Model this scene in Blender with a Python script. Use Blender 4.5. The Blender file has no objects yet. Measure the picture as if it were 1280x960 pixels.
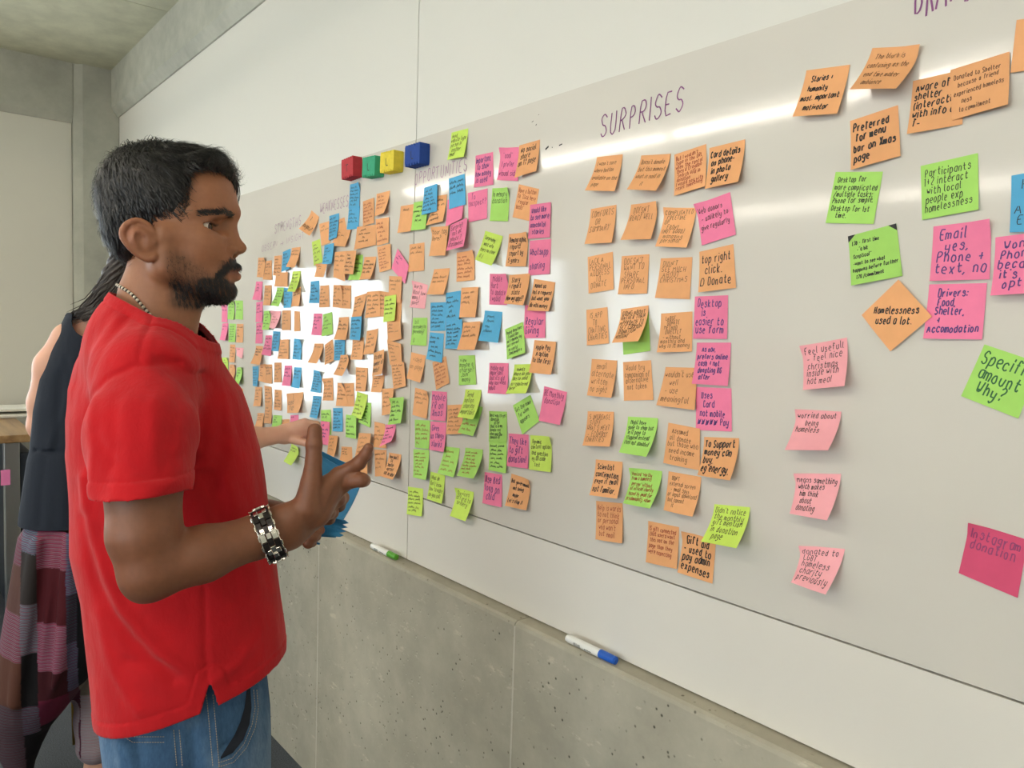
import bpy, bmesh, math, random
import numpy as np
from mathutils import Vector, Matrix
import openvdb

S = bpy.context.scene
COL = S.collection
random.seed(7)
rng = np.random.default_rng(7)

# ------------------------------------------------------------------ camera
# world: x along the board wall (0 opposite the camera), y = 0 board surface (room is y < 0), z up
CAM_M = np.array([[0.6335425, 0.77310363, 0.03057246],
                  [0.07196212, -0.01953647, -0.99721601],
                  [-0.77035404, 0.63397879, -0.06801136]])   # rows: right, down, forward
CAM_P = np.array([0.0, -1.13, 1.503])
FOC = 966.765
cam_d = bpy.data.cameras.new('camera'); cam = bpy.data.objects.new('camera', cam_d); COL.objects.link(cam)
cam_d.sensor_width = 36; cam_d.lens = FOC / 1280 * 36; cam_d.clip_start = 0.02
Mx = Matrix.Identity(4)
for i in range(3):
    Mx[i][0] = CAM_M[0][i]; Mx[i][1] = -CAM_M[1][i]; Mx[i][2] = -CAM_M[2][i]; Mx[i][3] = CAM_P[i]
cam.matrix_world = Mx
S.camera = cam

def at(px, py, t):
    """world point seen at a photo position, t metres deep"""
    return CAM_P + t * (CAM_M.T @ np.array([(px - 640) / FOC, (py - 480) / FOC, 1.0]))
def ray(px, py): return CAM_M.T @ np.array([(px - 640) / FOC, (py - 480) / FOC, 1.0])
def at_y(px, py, y):
    r = ray(px, py); return CAM_P + r * (y - CAM_P[1]) / r[1]
def at_z(px, py, z):
    r = ray(px, py); return CAM_P + r * (z - CAM_P[2]) / r[2]
def at_x(px, py, x):
    r = ray(px, py); return CAM_P + r * (x - CAM_P[0]) / r[0]

# ------------------------------------------------------------------ world, exposure
S.view_settings.view_transform = 'Standard'; S.view_settings.look = 'None'
S.view_settings.gamma = 1; S.view_settings.use_curve_mapping = False
S.view_settings.exposure = 0.82
W = bpy.data.worlds.new('world'); S.world = W; W.use_nodes = True
W.node_tree.nodes['Background'].inputs[0].default_value = (0.75, 0.87, 1, 1)
W.node_tree.nodes['Background'].inputs[1].default_value = 1.0
WIN_E, LAMP_E, UP_E = 3.9, 25.0, 8.0
WIN_C, LAMP_C = (0.80, 0.92, 1.0), (1.0, 0.91, 0.79)

# ------------------------------------------------------------------ materials
def srgb(c):
    if isinstance(c, str): c = [int(c[i:i+2], 16) for i in (0, 2, 4)]
    return tuple(((v/255) / 12.92 if v/255 <= .04045 else ((v/255 + .055) / 1.055) ** 2.4) for v in c) + (1,)
class Mat:
    def __init__(s, name, col, rough=.6, metal=0, spec=.5):
        s.m = bpy.data.materials.new(name); s.m.use_nodes = True
        s.nt = s.m.node_tree; s.N = s.nt.nodes; s.L = s.nt.links
        s.b = s.N['Principled BSDF']; s.b.inputs['Base Color'].default_value = srgb(col)
        s.b.inputs['Roughness'].default_value = rough; s.b.inputs['Metallic'].default_value = metal
        s.b.inputs['Specular IOR Level'].default_value = spec
        s.col = s.b.inputs['Base Color'].default_value[:]
        s.src = None
        tc = s.N.new('ShaderNodeTexCoord'); s.co = tc.outputs['Object']; s.gen = tc.outputs['Generated']
    def noise(s, scale, detail=4, rough=.5, stretch=None):
        n = s.N.new('ShaderNodeTexNoise'); n.inputs['Scale'].default_value = scale
        n.inputs['Detail'].default_value = detail; n.inputs['Roughness'].default_value = rough
        co = s.co
        if stretch:
            mp = s.N.new('ShaderNodeMapping'); mp.inputs['Scale'].default_value = stretch
            s.L.new(co, mp.inputs[0]); co = mp.outputs[0]
        s.L.new(co, n.inputs['Vector']); return n.outputs['Fac']
    def ramp(s, fac, stops):
        r = s.N.new('ShaderNodeValToRGB'); e = r.color_ramp.elements
        while len(e) < len(stops): e.new(.5)
        for k, (p, c) in enumerate(stops):
            e[k].position = p; e[k].color = c if isinstance(c, tuple) else srgb(c)
        s.L.new(fac, r.inputs[0]); return r.outputs[0]
    def mix(s, a, b, fac, mode='MIX'):
        m = s.N.new('ShaderNodeMix'); m.data_type = 'RGBA'; m.blend_type = mode
        for k, v in ((6, a), (7, b), (0, fac)):
            if hasattr(v, 'links') or hasattr(v, 'is_output'): s.L.new(v, m.inputs[k])
            else: m.inputs[k].default_value = v
        return m.outputs[2]
    def setcol(s, o): s.L.new(o, s.b.inputs['Base Color']); s.src = o; return s
    def vary(s, scale, amt=.12, detail=4, stretch=None):
        f = s.noise(scale, detail, stretch=stretch); c = s.col
        lo = tuple(v * (1 - amt) for v in c[:3]) + (1,); hi = tuple(min(1, v * (1 + amt)) for v in c[:3]) + (1,)
        return s.setcol(s.ramp(f, [(.3, lo), (.7, hi)]))
    def bump(s, fac, strength=.3, dist=.002):
        b = s.N.new('ShaderNodeBump'); b.inputs['Strength'].default_value = strength; b.inputs['Distance'].default_value = dist
        s.L.new(fac, b.inputs['Height'])
        if s.b.inputs['Normal'].links: s.L.new(s.b.inputs['Normal'].links[0].from_socket, b.inputs['Normal'])
        s.L.new(b.outputs[0], s.b.inputs['Normal']); return s
    def attr(s, name='tone'):
        a = s.N.new('ShaderNodeAttribute'); a.attribute_name = name; return a.outputs['Color']
    def emit(s, col, e):
        s.b.inputs['Emission Color'].default_value = tuple(col) + (1,); s.b.inputs['Emission Strength'].default_value = e; return s

def concrete(name, base, sc=1.0, pits=True, joints=False):
    M = Mat(name, base, .85)
    n1 = M.noise(1.3 * sc, 6, .6); n2 = M.noise(9 * sc, 6, .65)
    c = M.col; dk = tuple(v * .72 for v in c[:3]) + (1,); lt = tuple(min(1, v * 1.28) for v in c[:3]) + (1,)
    a = M.ramp(n1, [(.3, dk), (.7, lt)]); b = M.ramp(n2, [(.35, tuple(v*.85 for v in c[:3])+(1,)), (.68, lt)])
    o = M.mix(a, b, .5)
    if pits:
        v = M.N.new('ShaderNodeTexVoronoi'); v.inputs['Scale'].default_value = 48 * sc; M.L.new(M.co, v.inputs['Vector'])
        p = M.ramp(v.outputs['Distance'], [(.09, (.25, .24, .22, 1)), (.17, (1, 1, 1, 1))])
        msk = M.ramp(M.noise(7 * sc, 3), [(.46, (0, 0, 0, 1)), (.56, (1, 1, 1, 1))])
        pm = M.mix((1, 1, 1, 1), p, msk)
        o = M.mix(o, pm, 1.0, 'MULTIPLY')
        # pale scuffs
        sc2 = M.ramp(M.noise(14 * sc, 5, .7, (1, 1, 2.5)), [(.62, (0, 0, 0, 1)), (.70, (1, 1, 1, 1))])
        o = M.mix(o, tuple(min(1, v * 1.7) for v in c[:3]) + (1,), M.mix((0,0,0,1), sc2, .5))
        M.bump(p, .5, .003)
    M.setcol(o); M.bump(n2, .25, .004)
    return M.m

M_wall = Mat('wall_paint', 'dedcd4', .55); M_wall.bump(M_wall.noise(60, 3), .04, .001); M_wall = M_wall.m
M_wall2 = Mat('grey_white_panel', 'cfccc0', .6); M_wall2.vary(.8, .03); M_wall2 = M_wall2.m
M_board = Mat('whiteboard_enamel', 'd6d1c8', .16, 0, .5); M_board.vary(1.5, .02); M_board = M_board.m
def board_rough():
    nt = M_board.node_tree; M = nt.nodes
    n = M.new('ShaderNodeTexNoise'); n.inputs['Scale'].default_value = 3; n.inputs['Detail'].default_value = 6
    r = M.new('ShaderNodeMapRange'); r.inputs['To Min'].default_value = .05; r.inputs['To Max'].default_value = .12
    tc = M.new('ShaderNodeTexCoord'); nt.links.new(tc.outputs['Object'], n.inputs[0])
    nt.links.new(n.outputs['Fac'], r.inputs['Value']); nt.links.new(r.outputs[0], M['Principled BSDF'].inputs['Roughness'])
board_rough()
M_lower = Mat('lower_panel_laminate', 'e2ddd4', .3).m
M_dark = Mat('dark_gap', '2a2826', .8).m
M_conc = concrete('plinth_concrete', 'aaa493')
M_conc2 = concrete('column_concrete', 'a7a79b', .8, False)
M_ceil = concrete('ceiling_concrete', 'c2c2ab', .9, False)
M_beam = concrete('beam_concrete', 'b0b1a5', .9, False)
mc = Mat('carpet', '4b4f55', .95); mc.setcol(mc.ramp(mc.noise(260, 3), [(.3, '3a3e44'), (.7, '5b6067')])); mc.bump(mc.noise(300, 2), .6, .004); M_carpet = mc.m
M_steel = Mat('brushed_steel', 'b9bbbc', .3, 1).m
M_white_plastic = Mat('white_plastic', 'f0efea', .35).m
M_win = Mat('daylight_pane', 'ffffff', .5).emit(WIN_C, WIN_E).m
M_lamp = Mat('lamp_diffuser', 'ffffff', .5).emit(LAMP_C, LAMP_E).m
M_up = Mat('ceiling_fill_glow', 'ffffff', .5).emit(LAMP_C, UP_E).m  # glow for the strips added to lift the ceiling
M_frame = Mat('window_frame_metal', '70747a', .4, .6).m

# ------------------------------------------------------------------ mesh helpers
def mesh_obj(name, V, F, mat, parent=None, smooth=False, mats=None, fm=None):
    me = bpy.data.meshes.new(name); me.from_pydata([tuple(map(float, v)) for v in V], [], [tuple(f) for f in F])
    o = bpy.data.objects.new(name, me); COL.objects.link(o)
    for m in (mats or [mat]): me.materials.append(m)
    if fm is not None: me.polygons.foreach_set('material_index', fm)
    if smooth: me.polygons.foreach_set('use_smooth', [True] * len(me.polygons))
    if parent: o.parent = parent
    me.update(); return o
def tag(o, label=None, cat=None, group=None, kind=None):
    for k, v in (('label', label), ('category', cat), ('group', group), ('kind', kind)):
        if v: o[k] = v
    return o
def empty(name, loc=(0, 0, 0), label=None, cat=None, group=None, kind=None):
    o = bpy.data.objects.new(name, None); COL.objects.link(o); o.location = loc; o.empty_display_size = .05
    return tag(o, label, cat, group, kind)
def box(name, lo, hi, mat, parent=None, bevel=0, kind=None):
    x0, y0, z0 = lo; x1, y1, z1 = hi
    bm = bmesh.new(); bmesh.ops.create_cube(bm, size=1)
    for v in bm.verts: v.co = Vector((x0 + (v.co.x + .5) * (x1 - x0), y0 + (v.co.y + .5) * (y1 - y0), z0 + (v.co.z + .5) * (z1 - z0)))
    if bevel: bmesh.ops.bevel(bm, geom=bm.edges[:], offset=bevel, segments=2, affect='EDGES', profile=.5)
    me = bpy.data.meshes.new(name); bm.to_mesh(me); bm.free(); me.materials.append(mat)
    o = bpy.data.objects.new(name, me); COL.objects.link(o)
    if parent: o.parent = parent
    if kind: o['kind'] = kind
    return o
def prism(name, poly, axis, a, b, mat, parent=None, kind=None):
    """extrude a 2-D outline along x, y or z from a to b"""
    def P(p, t): return {'x': (t, p[0], p[1]), 'y': (p[0], t, p[1]), 'z': (p[0], p[1], t)}[axis]
    n = len(poly); V = [P(p, a) for p in poly] + [P(p, b) for p in poly]
    F = [list(range(n)), list(range(2*n-1, n-1, -1))] + [(i, i + n, (i+1) % n + n, (i+1) % n) for i in range(n)]
    o = mesh_obj(name, V, F, mat, parent)
    bm = bmesh.new(); bm.from_mesh(o.data); bmesh.ops.recalc_face_normals(bm, faces=bm.faces); bm.to_mesh(o.data); bm.free()
    if kind: o['kind'] = kind
    return o
def tube(pts, rad, seg=10, closed=False):
    pts = [np.array(p, float) for p in pts]; n = len(pts)
    if not hasattr(rad, '__len__'): rad = [rad] * n
    V, F = [], []; up = None
    for i, p in enumerate(pts):
        d = (pts[(i+1) % n] - pts[i-1]) if closed or 0 < i < n-1 else (pts[1] - pts[0] if i == 0 else pts[-1] - pts[-2])
        d = d / (np.linalg.norm(d) + 1e-12)
        if up is None: up = np.array([0, 0, 1.]) if abs(d[2]) < .9 else np.array([1., 0, 0])
        a = np.cross(d, up); a /= np.linalg.norm(a); up = np.cross(a, d)
        for k in range(seg):
            th = 2 * math.pi * k / seg; V.append(p + rad[i] * (math.cos(th) * a + math.sin(th) * up))
    for i in range(n if closed else n - 1):
        j = (i + 1) % n
        for k in range(seg): F.append((i*seg+k, i*seg+(k+1) % seg, j*seg+(k+1) % seg, j*seg+k))
    if not closed: F.append(tuple(range(seg - 1, -1, -1))); F.append(tuple((n-1)*seg + k for k in range(seg)))
    return V, F
def join(parts):
    V, F = [], []
    for v, f in parts:
        k = len(V); V += list(v); F += [tuple(i + k for i in q) for q in f]
    return V, F

# ------------------------------------------------------------------ handwriting
GL = {
'a':'46 26 15 13 22 32 43|46 42','b':'18 12 32 43 45 36 16','c':'45 36 26 15 13 22 32 43','d':'48 42|43 32 22 13 15 26 46',
'e':'14 44 45 36 26 15 13 22 42','f':'47 38 28 27 22|16 36','g':'46 26 15 14 23 43|46 41 30 20 11','h':'18 12|15 26 36 45 42','i':'26 22|27 28',
'j':'36 31 20 11|37 38','k':'18 12|46 14 42','l':'28 23 32','m':'06 02|05 16 25 22|25 36 45 42','n':'16 12|15 26 36 45 42','o':'26 15 13 22 32 43 45 36 26',
'p':'16 10|15 26 36 45 43 32 12','q':'46 40|45 36 26 15 13 22 42','r':'16 12|14 26 46','s':'45 36 26 15 44 43 32 22 13','t':'28 23 32 43|16 46','u':'16 13 22 32 43|46 42',
'v':'16 22 46','w':'06 12 25 32 46','x':'16 42|46 12','y':'16 13 23 43|46 41 30 20 11','z':'16 46 12 42',
'A':'02 28 42|14 34','B':'18 12 32 43 44 35 15|18 38 47 46 35','C':'47 38 28 17 13 22 32 43','D':'18 12 32 43 47 38 18','E':'48 18 12 42|15 35','F':'48 18 12|15 35',
'G':'47 38 28 17 13 22 32 43 45 35','H':'18 12|48 42|15 45','I':'28 22','J':'48 43 32 22 13','K':'18 12|48 15 42','L':'18 12 42','M':'02 08 25 48 42','N':'12 18 42 48',
'O':'28 17 13 22 32 43 47 38 28','P':'12 18 38 47 46 35 15','Q':'28 17 13 22 32 43 47 38 28|33 42','R':'12 18 38 47 46 35 15|25 42','S':'47 38 28 17 16 25 35 44 43 32 22 13',
'T':'08 48|28 22','U':'18 13 22 32 43 48','V':'08 22 48','W':'08 12 25 32 48','X':'18 42|48 12','Y':'18 25 48|25 22','Z':'18 48 12 42',
'0':'28 17 13 22 32 43 47 38 28','1':'17 28 22','2':'17 28 38 47 46 12 42','3':'18 38 47 46 35 25|35 44 43 32 22 13','5':'48 18 15 35 44 43 32 12','7':'18 48 22',
'£':'47 38 28 27 23 12 42|15 35','+':'15 45|37 33','-':'14 44','.':'22 32','\'':'28 27',',':'22 11','!':'28 24|22 23','?':'17 28 38 47 46 25 24|22 23',':':'25 26|22 23',
'(':'38 26 24 31','/':'01 48',')':'28 36 34 21','"':'18 17|38 37','&':'42 16 17 28 37 36 13 22 44','□':'02 08 58 52 02','#':'13 47 23 57 33 67|12 27|33 45|03 63 05 65','>':'04 64|46 64 42'}
def chaikin(P):
    if len(P) < 3: return P
    Q = [P[0]]
    for a, b in zip(P, P[1:]):
        Q += [(a[0]*.75+b[0]*.25, a[1]*.75+b[1]*.25), (a[0]*.25+b[0]*.75, a[1]*.25+b[1]*.75)]
    return Q + [P[-1]]
def text_strokes(s, R, jit=.35):
    """strokes of one line; unit = cell (x advance 5.4, cap height 6, baseline 0)"""
    out = []; x = 0
    for ch in s:
        if ch == ' ': x += 3.6; continue
        g = GL.get(ch)
        if g is None: x += 4; continue
        w = 0; sc = 1 + R.uniform(-.08, .08); dy = R.uniform(-.35, .35)
        narrow = ch in "ilj.,'!:I1()"
        for st in g.split('|'):
            P = [(int(p[0]), int(p[1]) - 2) for p in st.split()]
            w = max(w, max(p[0] for p in P))
            P = [(x + (p[0] - (1 if narrow else 0)) * sc + R.uniform(-jit, jit), p[1] * sc + dy + R.uniform(-jit, jit) * .8) for p in P]
            out.append(chaikin(P))
        x += w - (1 if narrow else 0) + 1.5
    return out, max(x - 1.4, 1)
def scrawl(n, R):
    """an unreadable small hand: runs of loops broken into words"""
    out = []; x = 0
    for w in range(n):
        L = R.randint(3, 7); P = []
        for k in range(L * 2 + 1):
            h = R.choice((3.2, 3.8, 4, 5.8)) if k % 2 else R.uniform(-.6, .8)
            P.append((x, h)); x += R.uniform(1.1, 1.9)
        out.append(chaikin(P)); x += 3
    return out, x - 3
def ribbons(strokes, width, mapf):
    V, F = [], []
    for st in strokes:
        m = len(st)
        if m < 2: continue
        k0 = len(V)
        for i in range(m):
            a = st[max(i-1, 0)]; b = st[min(i+1, m-1)]
            dx, dy = b[0]-a[0], b[1]-a[1]; l = math.hypot(dx, dy) or 1
            nx, ny = -dy/l*width/2, dx/l*width/2
            V.append(mapf(st[i][0]+nx, st[i][1]+ny)); V.append(mapf(st[i][0]-nx, st[i][1]-ny))
        for i in range(m-1): F.append((k0+2*i, k0+2*i+1, k0+2*i+3, k0+2*i+2))
    return V, F
def place_lines(lines, w, h, R, italic=.15, top=.1, fill=.82, cap=1.0):
    """lay lines of strokes in a w x h metre page, y down from the top"""
    n = len(lines); laid = []
    pitch = h * fill / n
    mx = max([l[1] for l in lines if l] + [14])
    s = min(pitch / 7.4 * 1.1, .0019 * cap); sxx = min(w * .90 / (mx + 1.5), s * .95); s = min(s, sxx * 1.7)
    for i, l in enumerate(lines):
        if not l: continue
        st, lw = l; y0 = -(h * top + pitch * (i + .78)); x0 = w * .05 + R.uniform(0, max(0, w * .88 - lw * sxx) * .4)
        sx = sxx * R.uniform(.94, 1.02); sl = R.uniform(-.03, .05)
        for P in st: laid.append([(x0 + (p[0] + italic * p[1]) * sx, y0 + p[1] * s + p[0] * sx * sl) for p in P])
    return laid
INK = {'k': ('2b2a26', .0010), 'K': ('1f1e20', .0016), 'KK': ('1b1a1c', .0021), 'f': ('6b4a34', .00085), 'r': ('a03c2c', .0010),
       'P': ('5a3a7c', .0017), 'M': ('94406f', .0014), 'G': ('2f6a3a', .0018)}
M_ink = {k: Mat('ink_' + {'k': 'black', 'K': 'black_marker', 'KK': 'bold_marker', 'f': 'faint_pencil', 'r': 'red', 'P': 'purple', 'M': 'mauve', 'G': 'green'}[k], v[0], .6).m for k, v in INK.items()}
M_marker = Mat('marker_magenta', '84467c', .5).m
M_marker2 = Mat('faded_marker', 'a37a99', .5).m
PAPER = {'o': 'efae78', 'g': 'aee270', 'm': 'cfec68', 'p': 'f583a8', 'l': 'ffb0b8', 'd': 'e2587e', 'b': '5cb0dc'}
M_paper = {}
for k, c in PAPER.items():
    m = Mat('paper_' + {'o': 'orange', 'g': 'green', 'm': 'lime', 'p': 'pink', 'l': 'pale_pink', 'd': 'deep_pink', 'b': 'blue'}[k], c, .75, 0, .3)
    oi = m.N.new('ShaderNodeObjectInfo'); rr = m.ramp(oi.outputs['Random'], [(0, tuple(v*.93 for v in m.col[:3])+(1,)), (1, tuple(min(1, v*1.06) for v in m.col[:3])+(1,))])
    m.setcol(m.mix(rr, m.ramp(m.noise(40, 3), [(.3, (.94, .94, .94, 1)), (.7, (1, 1, 1, 1))]), 1.0, 'MULTIPLY'))
    M_paper[k] = m.m

# ------------------------------------------------------------------ room shell
X0, X1, Y1, ZC, ZL = -5.09, 3.2, -6.2, 2.95, 0.86
SEAM = -1.81; ZB0, ZB1 = 1.046, 2.01; PLY = -0.04
wr = empty('wall_right', (0, 0, 0), kind='structure')
box('wall_core', (X0 - .2, .012, 0), (X1, .25, ZC), M_dark, wr)
def panel(name, x0, x1, z0, z1, mat, par, y=0.0, g=.0016):
    return box(name, (x0 + g, y, z0 + g), (x1 - g, .012, z1 - g), mat, par)
for a, b in ((X0, SEAM), (SEAM, 1.85), (1.85, X1)):
    panel('wall_panel', a, b, ZB1 - .0032, ZC, M_wall, wr, .0008)
    panel('lower_panel', a, b, ZL, ZB0, M_lower, wr)
wb = panel('whiteboard', X0, SEAM, ZB0, ZB1, M_board, None)
tag(wb, 'glossy whiteboard left of the vertical seam, crowded with sticky notes', 'whiteboard')
wb2 = panel('whiteboard', SEAM, 1.85, ZB0, ZB1, M_board, None)
tag(wb2, 'glossy whiteboard right of the vertical seam with the SURPRISES heading', 'whiteboard')
wb3 = panel('whiteboard', 1.85, X1, ZB0, ZB1, M_board, wr)
wb3.name = 'board_panel'
# concrete plinth, cast in bays, standing 4 cm proud as a ledge
j1 = at_y(397, 800, PLY)[0]; j2 = at_y(641, 860, PLY)[0]
js = [X0, 2*j1 - j2, j1, j2, j2 + (j2 - j1), j2 + 2*(j2-j1), X1]
if js[1] < X0 + .2: js.pop(1)
pl = empty('trim_2', (0, 0, 0), kind='structure')
for a, b in zip(js, js[1:]):
    prof = [(.0118, 0), (.0118, ZL - .0018), (PLY + .008, ZL - .003), (PLY + .002, ZL - .007), (PLY, ZL - .014), (PLY, 0)]
    prism('concrete_bay', prof, 'x', a + .0012, b - .0012, M_conc, pl)
M_joint = concrete('joint_laitance', 'c2beb0', 1, False)
for a in js[1:-1]: box('joint', (a - .0024, PLY - .0004, .001), (a + .0024, PLY + .004, ZL - .014), M_joint, pl)
# ceiling, floor
fl = box('floor', (X0 - .4, Y1 - .2, -.1), (X1 + .2, .25, 0), M_carpet, None, kind='structure')
ce = empty('ceiling', (0, 0, 0), kind='structure')
cy = [.25, -1.2, -2.45, -3.7, -4.95, Y1 - .2]; cx = [X0 - .4, -3.95, -1.5, .95, X1 + .2]
for a, b in zip(cy, cy[1:]):
    for c, d in zip(cx, cx[1:]):
        box('cast_slab', (c + .003, b + .003, ZC), (d - .003, a - .003, ZC + .1), M_ceil, ce)
box('slab_top', (X0 - .4, Y1 - .2, ZC + .004), (X1 + .2, .25, ZC + .2), M_dark, ce)
# beam over the board wall
zb = 2.687
prism('trim_1', [(.0, zb), (-.008, zb), (-.042, zb + .045), (-.042, ZC), (.0, ZC)], 'x', X0 + .001, X1, M_beam, None, 'structure')
# far wall: column, beam, pale panel
wl = empty('wall_far', (0, 0, 0), kind='structure')
yc = -.235
prism('column', [(X0 - .2, 0), (X0, 0), (X0, yc + .045), (X0 - .03, yc), (X0 - .2, yc)], 'z', 0, ZC, M_conc2, wl)
prism('beam', [(X0 - .2, 2.62), (X0 - .05, 2.62), (X0 - .025, 2.66), (X0 - .025, ZC), (X0 - .2, ZC)], 'y', yc - .001, Y1, M_conc2, wl)
XP = X0 - .06
def far_panel(y0, y1, z0, z1): box('far_panel', (XP - .1, y0, z0), (XP, y1, z1), M_wall2, wl)
wins = [(-2.15, -.9, .84, 1.95), (-3.75, -2.6, .84, 2.2), (-5.6, -4.2, .84, 2.2)]
ys = [yc - .002]
far_panel(-.9, yc - .003, 0, 2.62)
far_panel(-2.6, -2.15, 0, 2.62); far_panel(-4.2, -3.75, 0, 2.62); far_panel(Y1, -5.6, 0, 2.62)
def window(n, axis, a, b, z0, z1, pos):
    """two-light window: frame bars and bright daylight panes"""
    def bx(name, p0, p1, q0, q1, d0, d1, mat, par):
        if axis == 'x': return box(name, (pos + d0, p0, q0), (pos + d1, p1, q1), mat, par)
        return box(name, (p0, pos + d0, q0), (p1, pos + d1, q1), mat, par)
    root = empty('window_%d' % n, (0, 0, 0), kind='structure')
    s = -1
    w = .045; m = (a + b) / 2
    for u0, u1 in ((a, a + w), (m - w/2, m + w/2), (b - w, b)): bx('window_frame', u0, u1, z0, z1, -.08, -.0, M_frame, root)
    for u0, u1 in ((a + w, m - w/2), (m + w/2, b - w)):
        bx('window_rail', u0, u1, z0, z0 + w, -.08, -.0, M_frame, root); bx('window_rail', u0, u1, z1 - w, z1, -.08, -.0, M_frame, root)
        bx('pane', u0, u1, z0 + w, z1 - w, -.06, -.05, M_win, root)
for i, (a, b, z0, z1) in enumerate(wins):
    far_panel(a, b, 0, z0); far_panel(a, b, z1, 2.62)
    window(i + 1, 'x', a, b, z0, z1, XP)
# back wall and side wall of the room, behind the photographer
wk = empty('wall_back', (0, 0, 0), kind='structure')
fill_wins = [(-1.7, .3), (.8, 2.8)]; xs_ = [X0 - .2, -1.7, .3, .8, 2.8, X1 + .2]  # openings for the added fill windows
for a, b in zip(xs_, xs_[1:]):
    if (a, b) in fill_wins:
        box('back_panel', (a, Y1 - .2, 0), (b, Y1, .85), M_wall2, wk); box('back_panel', (a, Y1 - .2, 2.35), (b, Y1, ZC), M_wall2, wk)
    else: box('back_panel', (a, Y1 - .2, 0), (b, Y1, ZC), M_wall2, wk)
for i, (a, b) in enumerate(fill_wins): window(4 + i, 'y', a, b, .85, 2.35, Y1)  # unseen windows added for soft frontal fill on the board
ws = box('wall_side', (X1, Y1, 0), (X1 + .2, .25, ZC), M_wall2, None, kind='structure')
# suspended strip lights running along the room
LAMPS = [(-1.9, 2.49), (-4.15, 2.49)]
for y, z in LAMPS:
    for a, b in ((-4.95, -2.55), (-2.5, -.1), (-.05, 2.35)):
        L = empty('strip_light', ((a+b)/2, y, z), 'slim suspended strip light, %s of the row %s' % ('far end' if a < -4 else 'middle' if a < -1 else 'near end', 'nearer the board' if y > -3 else 'farther into the room'), 'light', 'suspended strip lights')
        hw = (b - a) / 2
        box('housing', (-hw, -.035, .0), (hw, .035, .04), M_white_plastic, L, .004)
        box('diffuser', (-hw + .01, -.016, -.014), (hw - .01, .016, -.0005), M_lamp, L)
        box('added_ceiling_fill', (-hw + .01, -.028, .0405), (hw - .01, .028, .048), M_up, L)  # upward glow added to brighten the ceiling
        for sx in (-1, 1): 
            v, f = tube([(sx * hw * .8, 0, .0485), (sx * hw * .8, 0, ZC - z - .0005)], .002, 6); mesh_obj('cable', v, f, M_steel, L)

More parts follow.
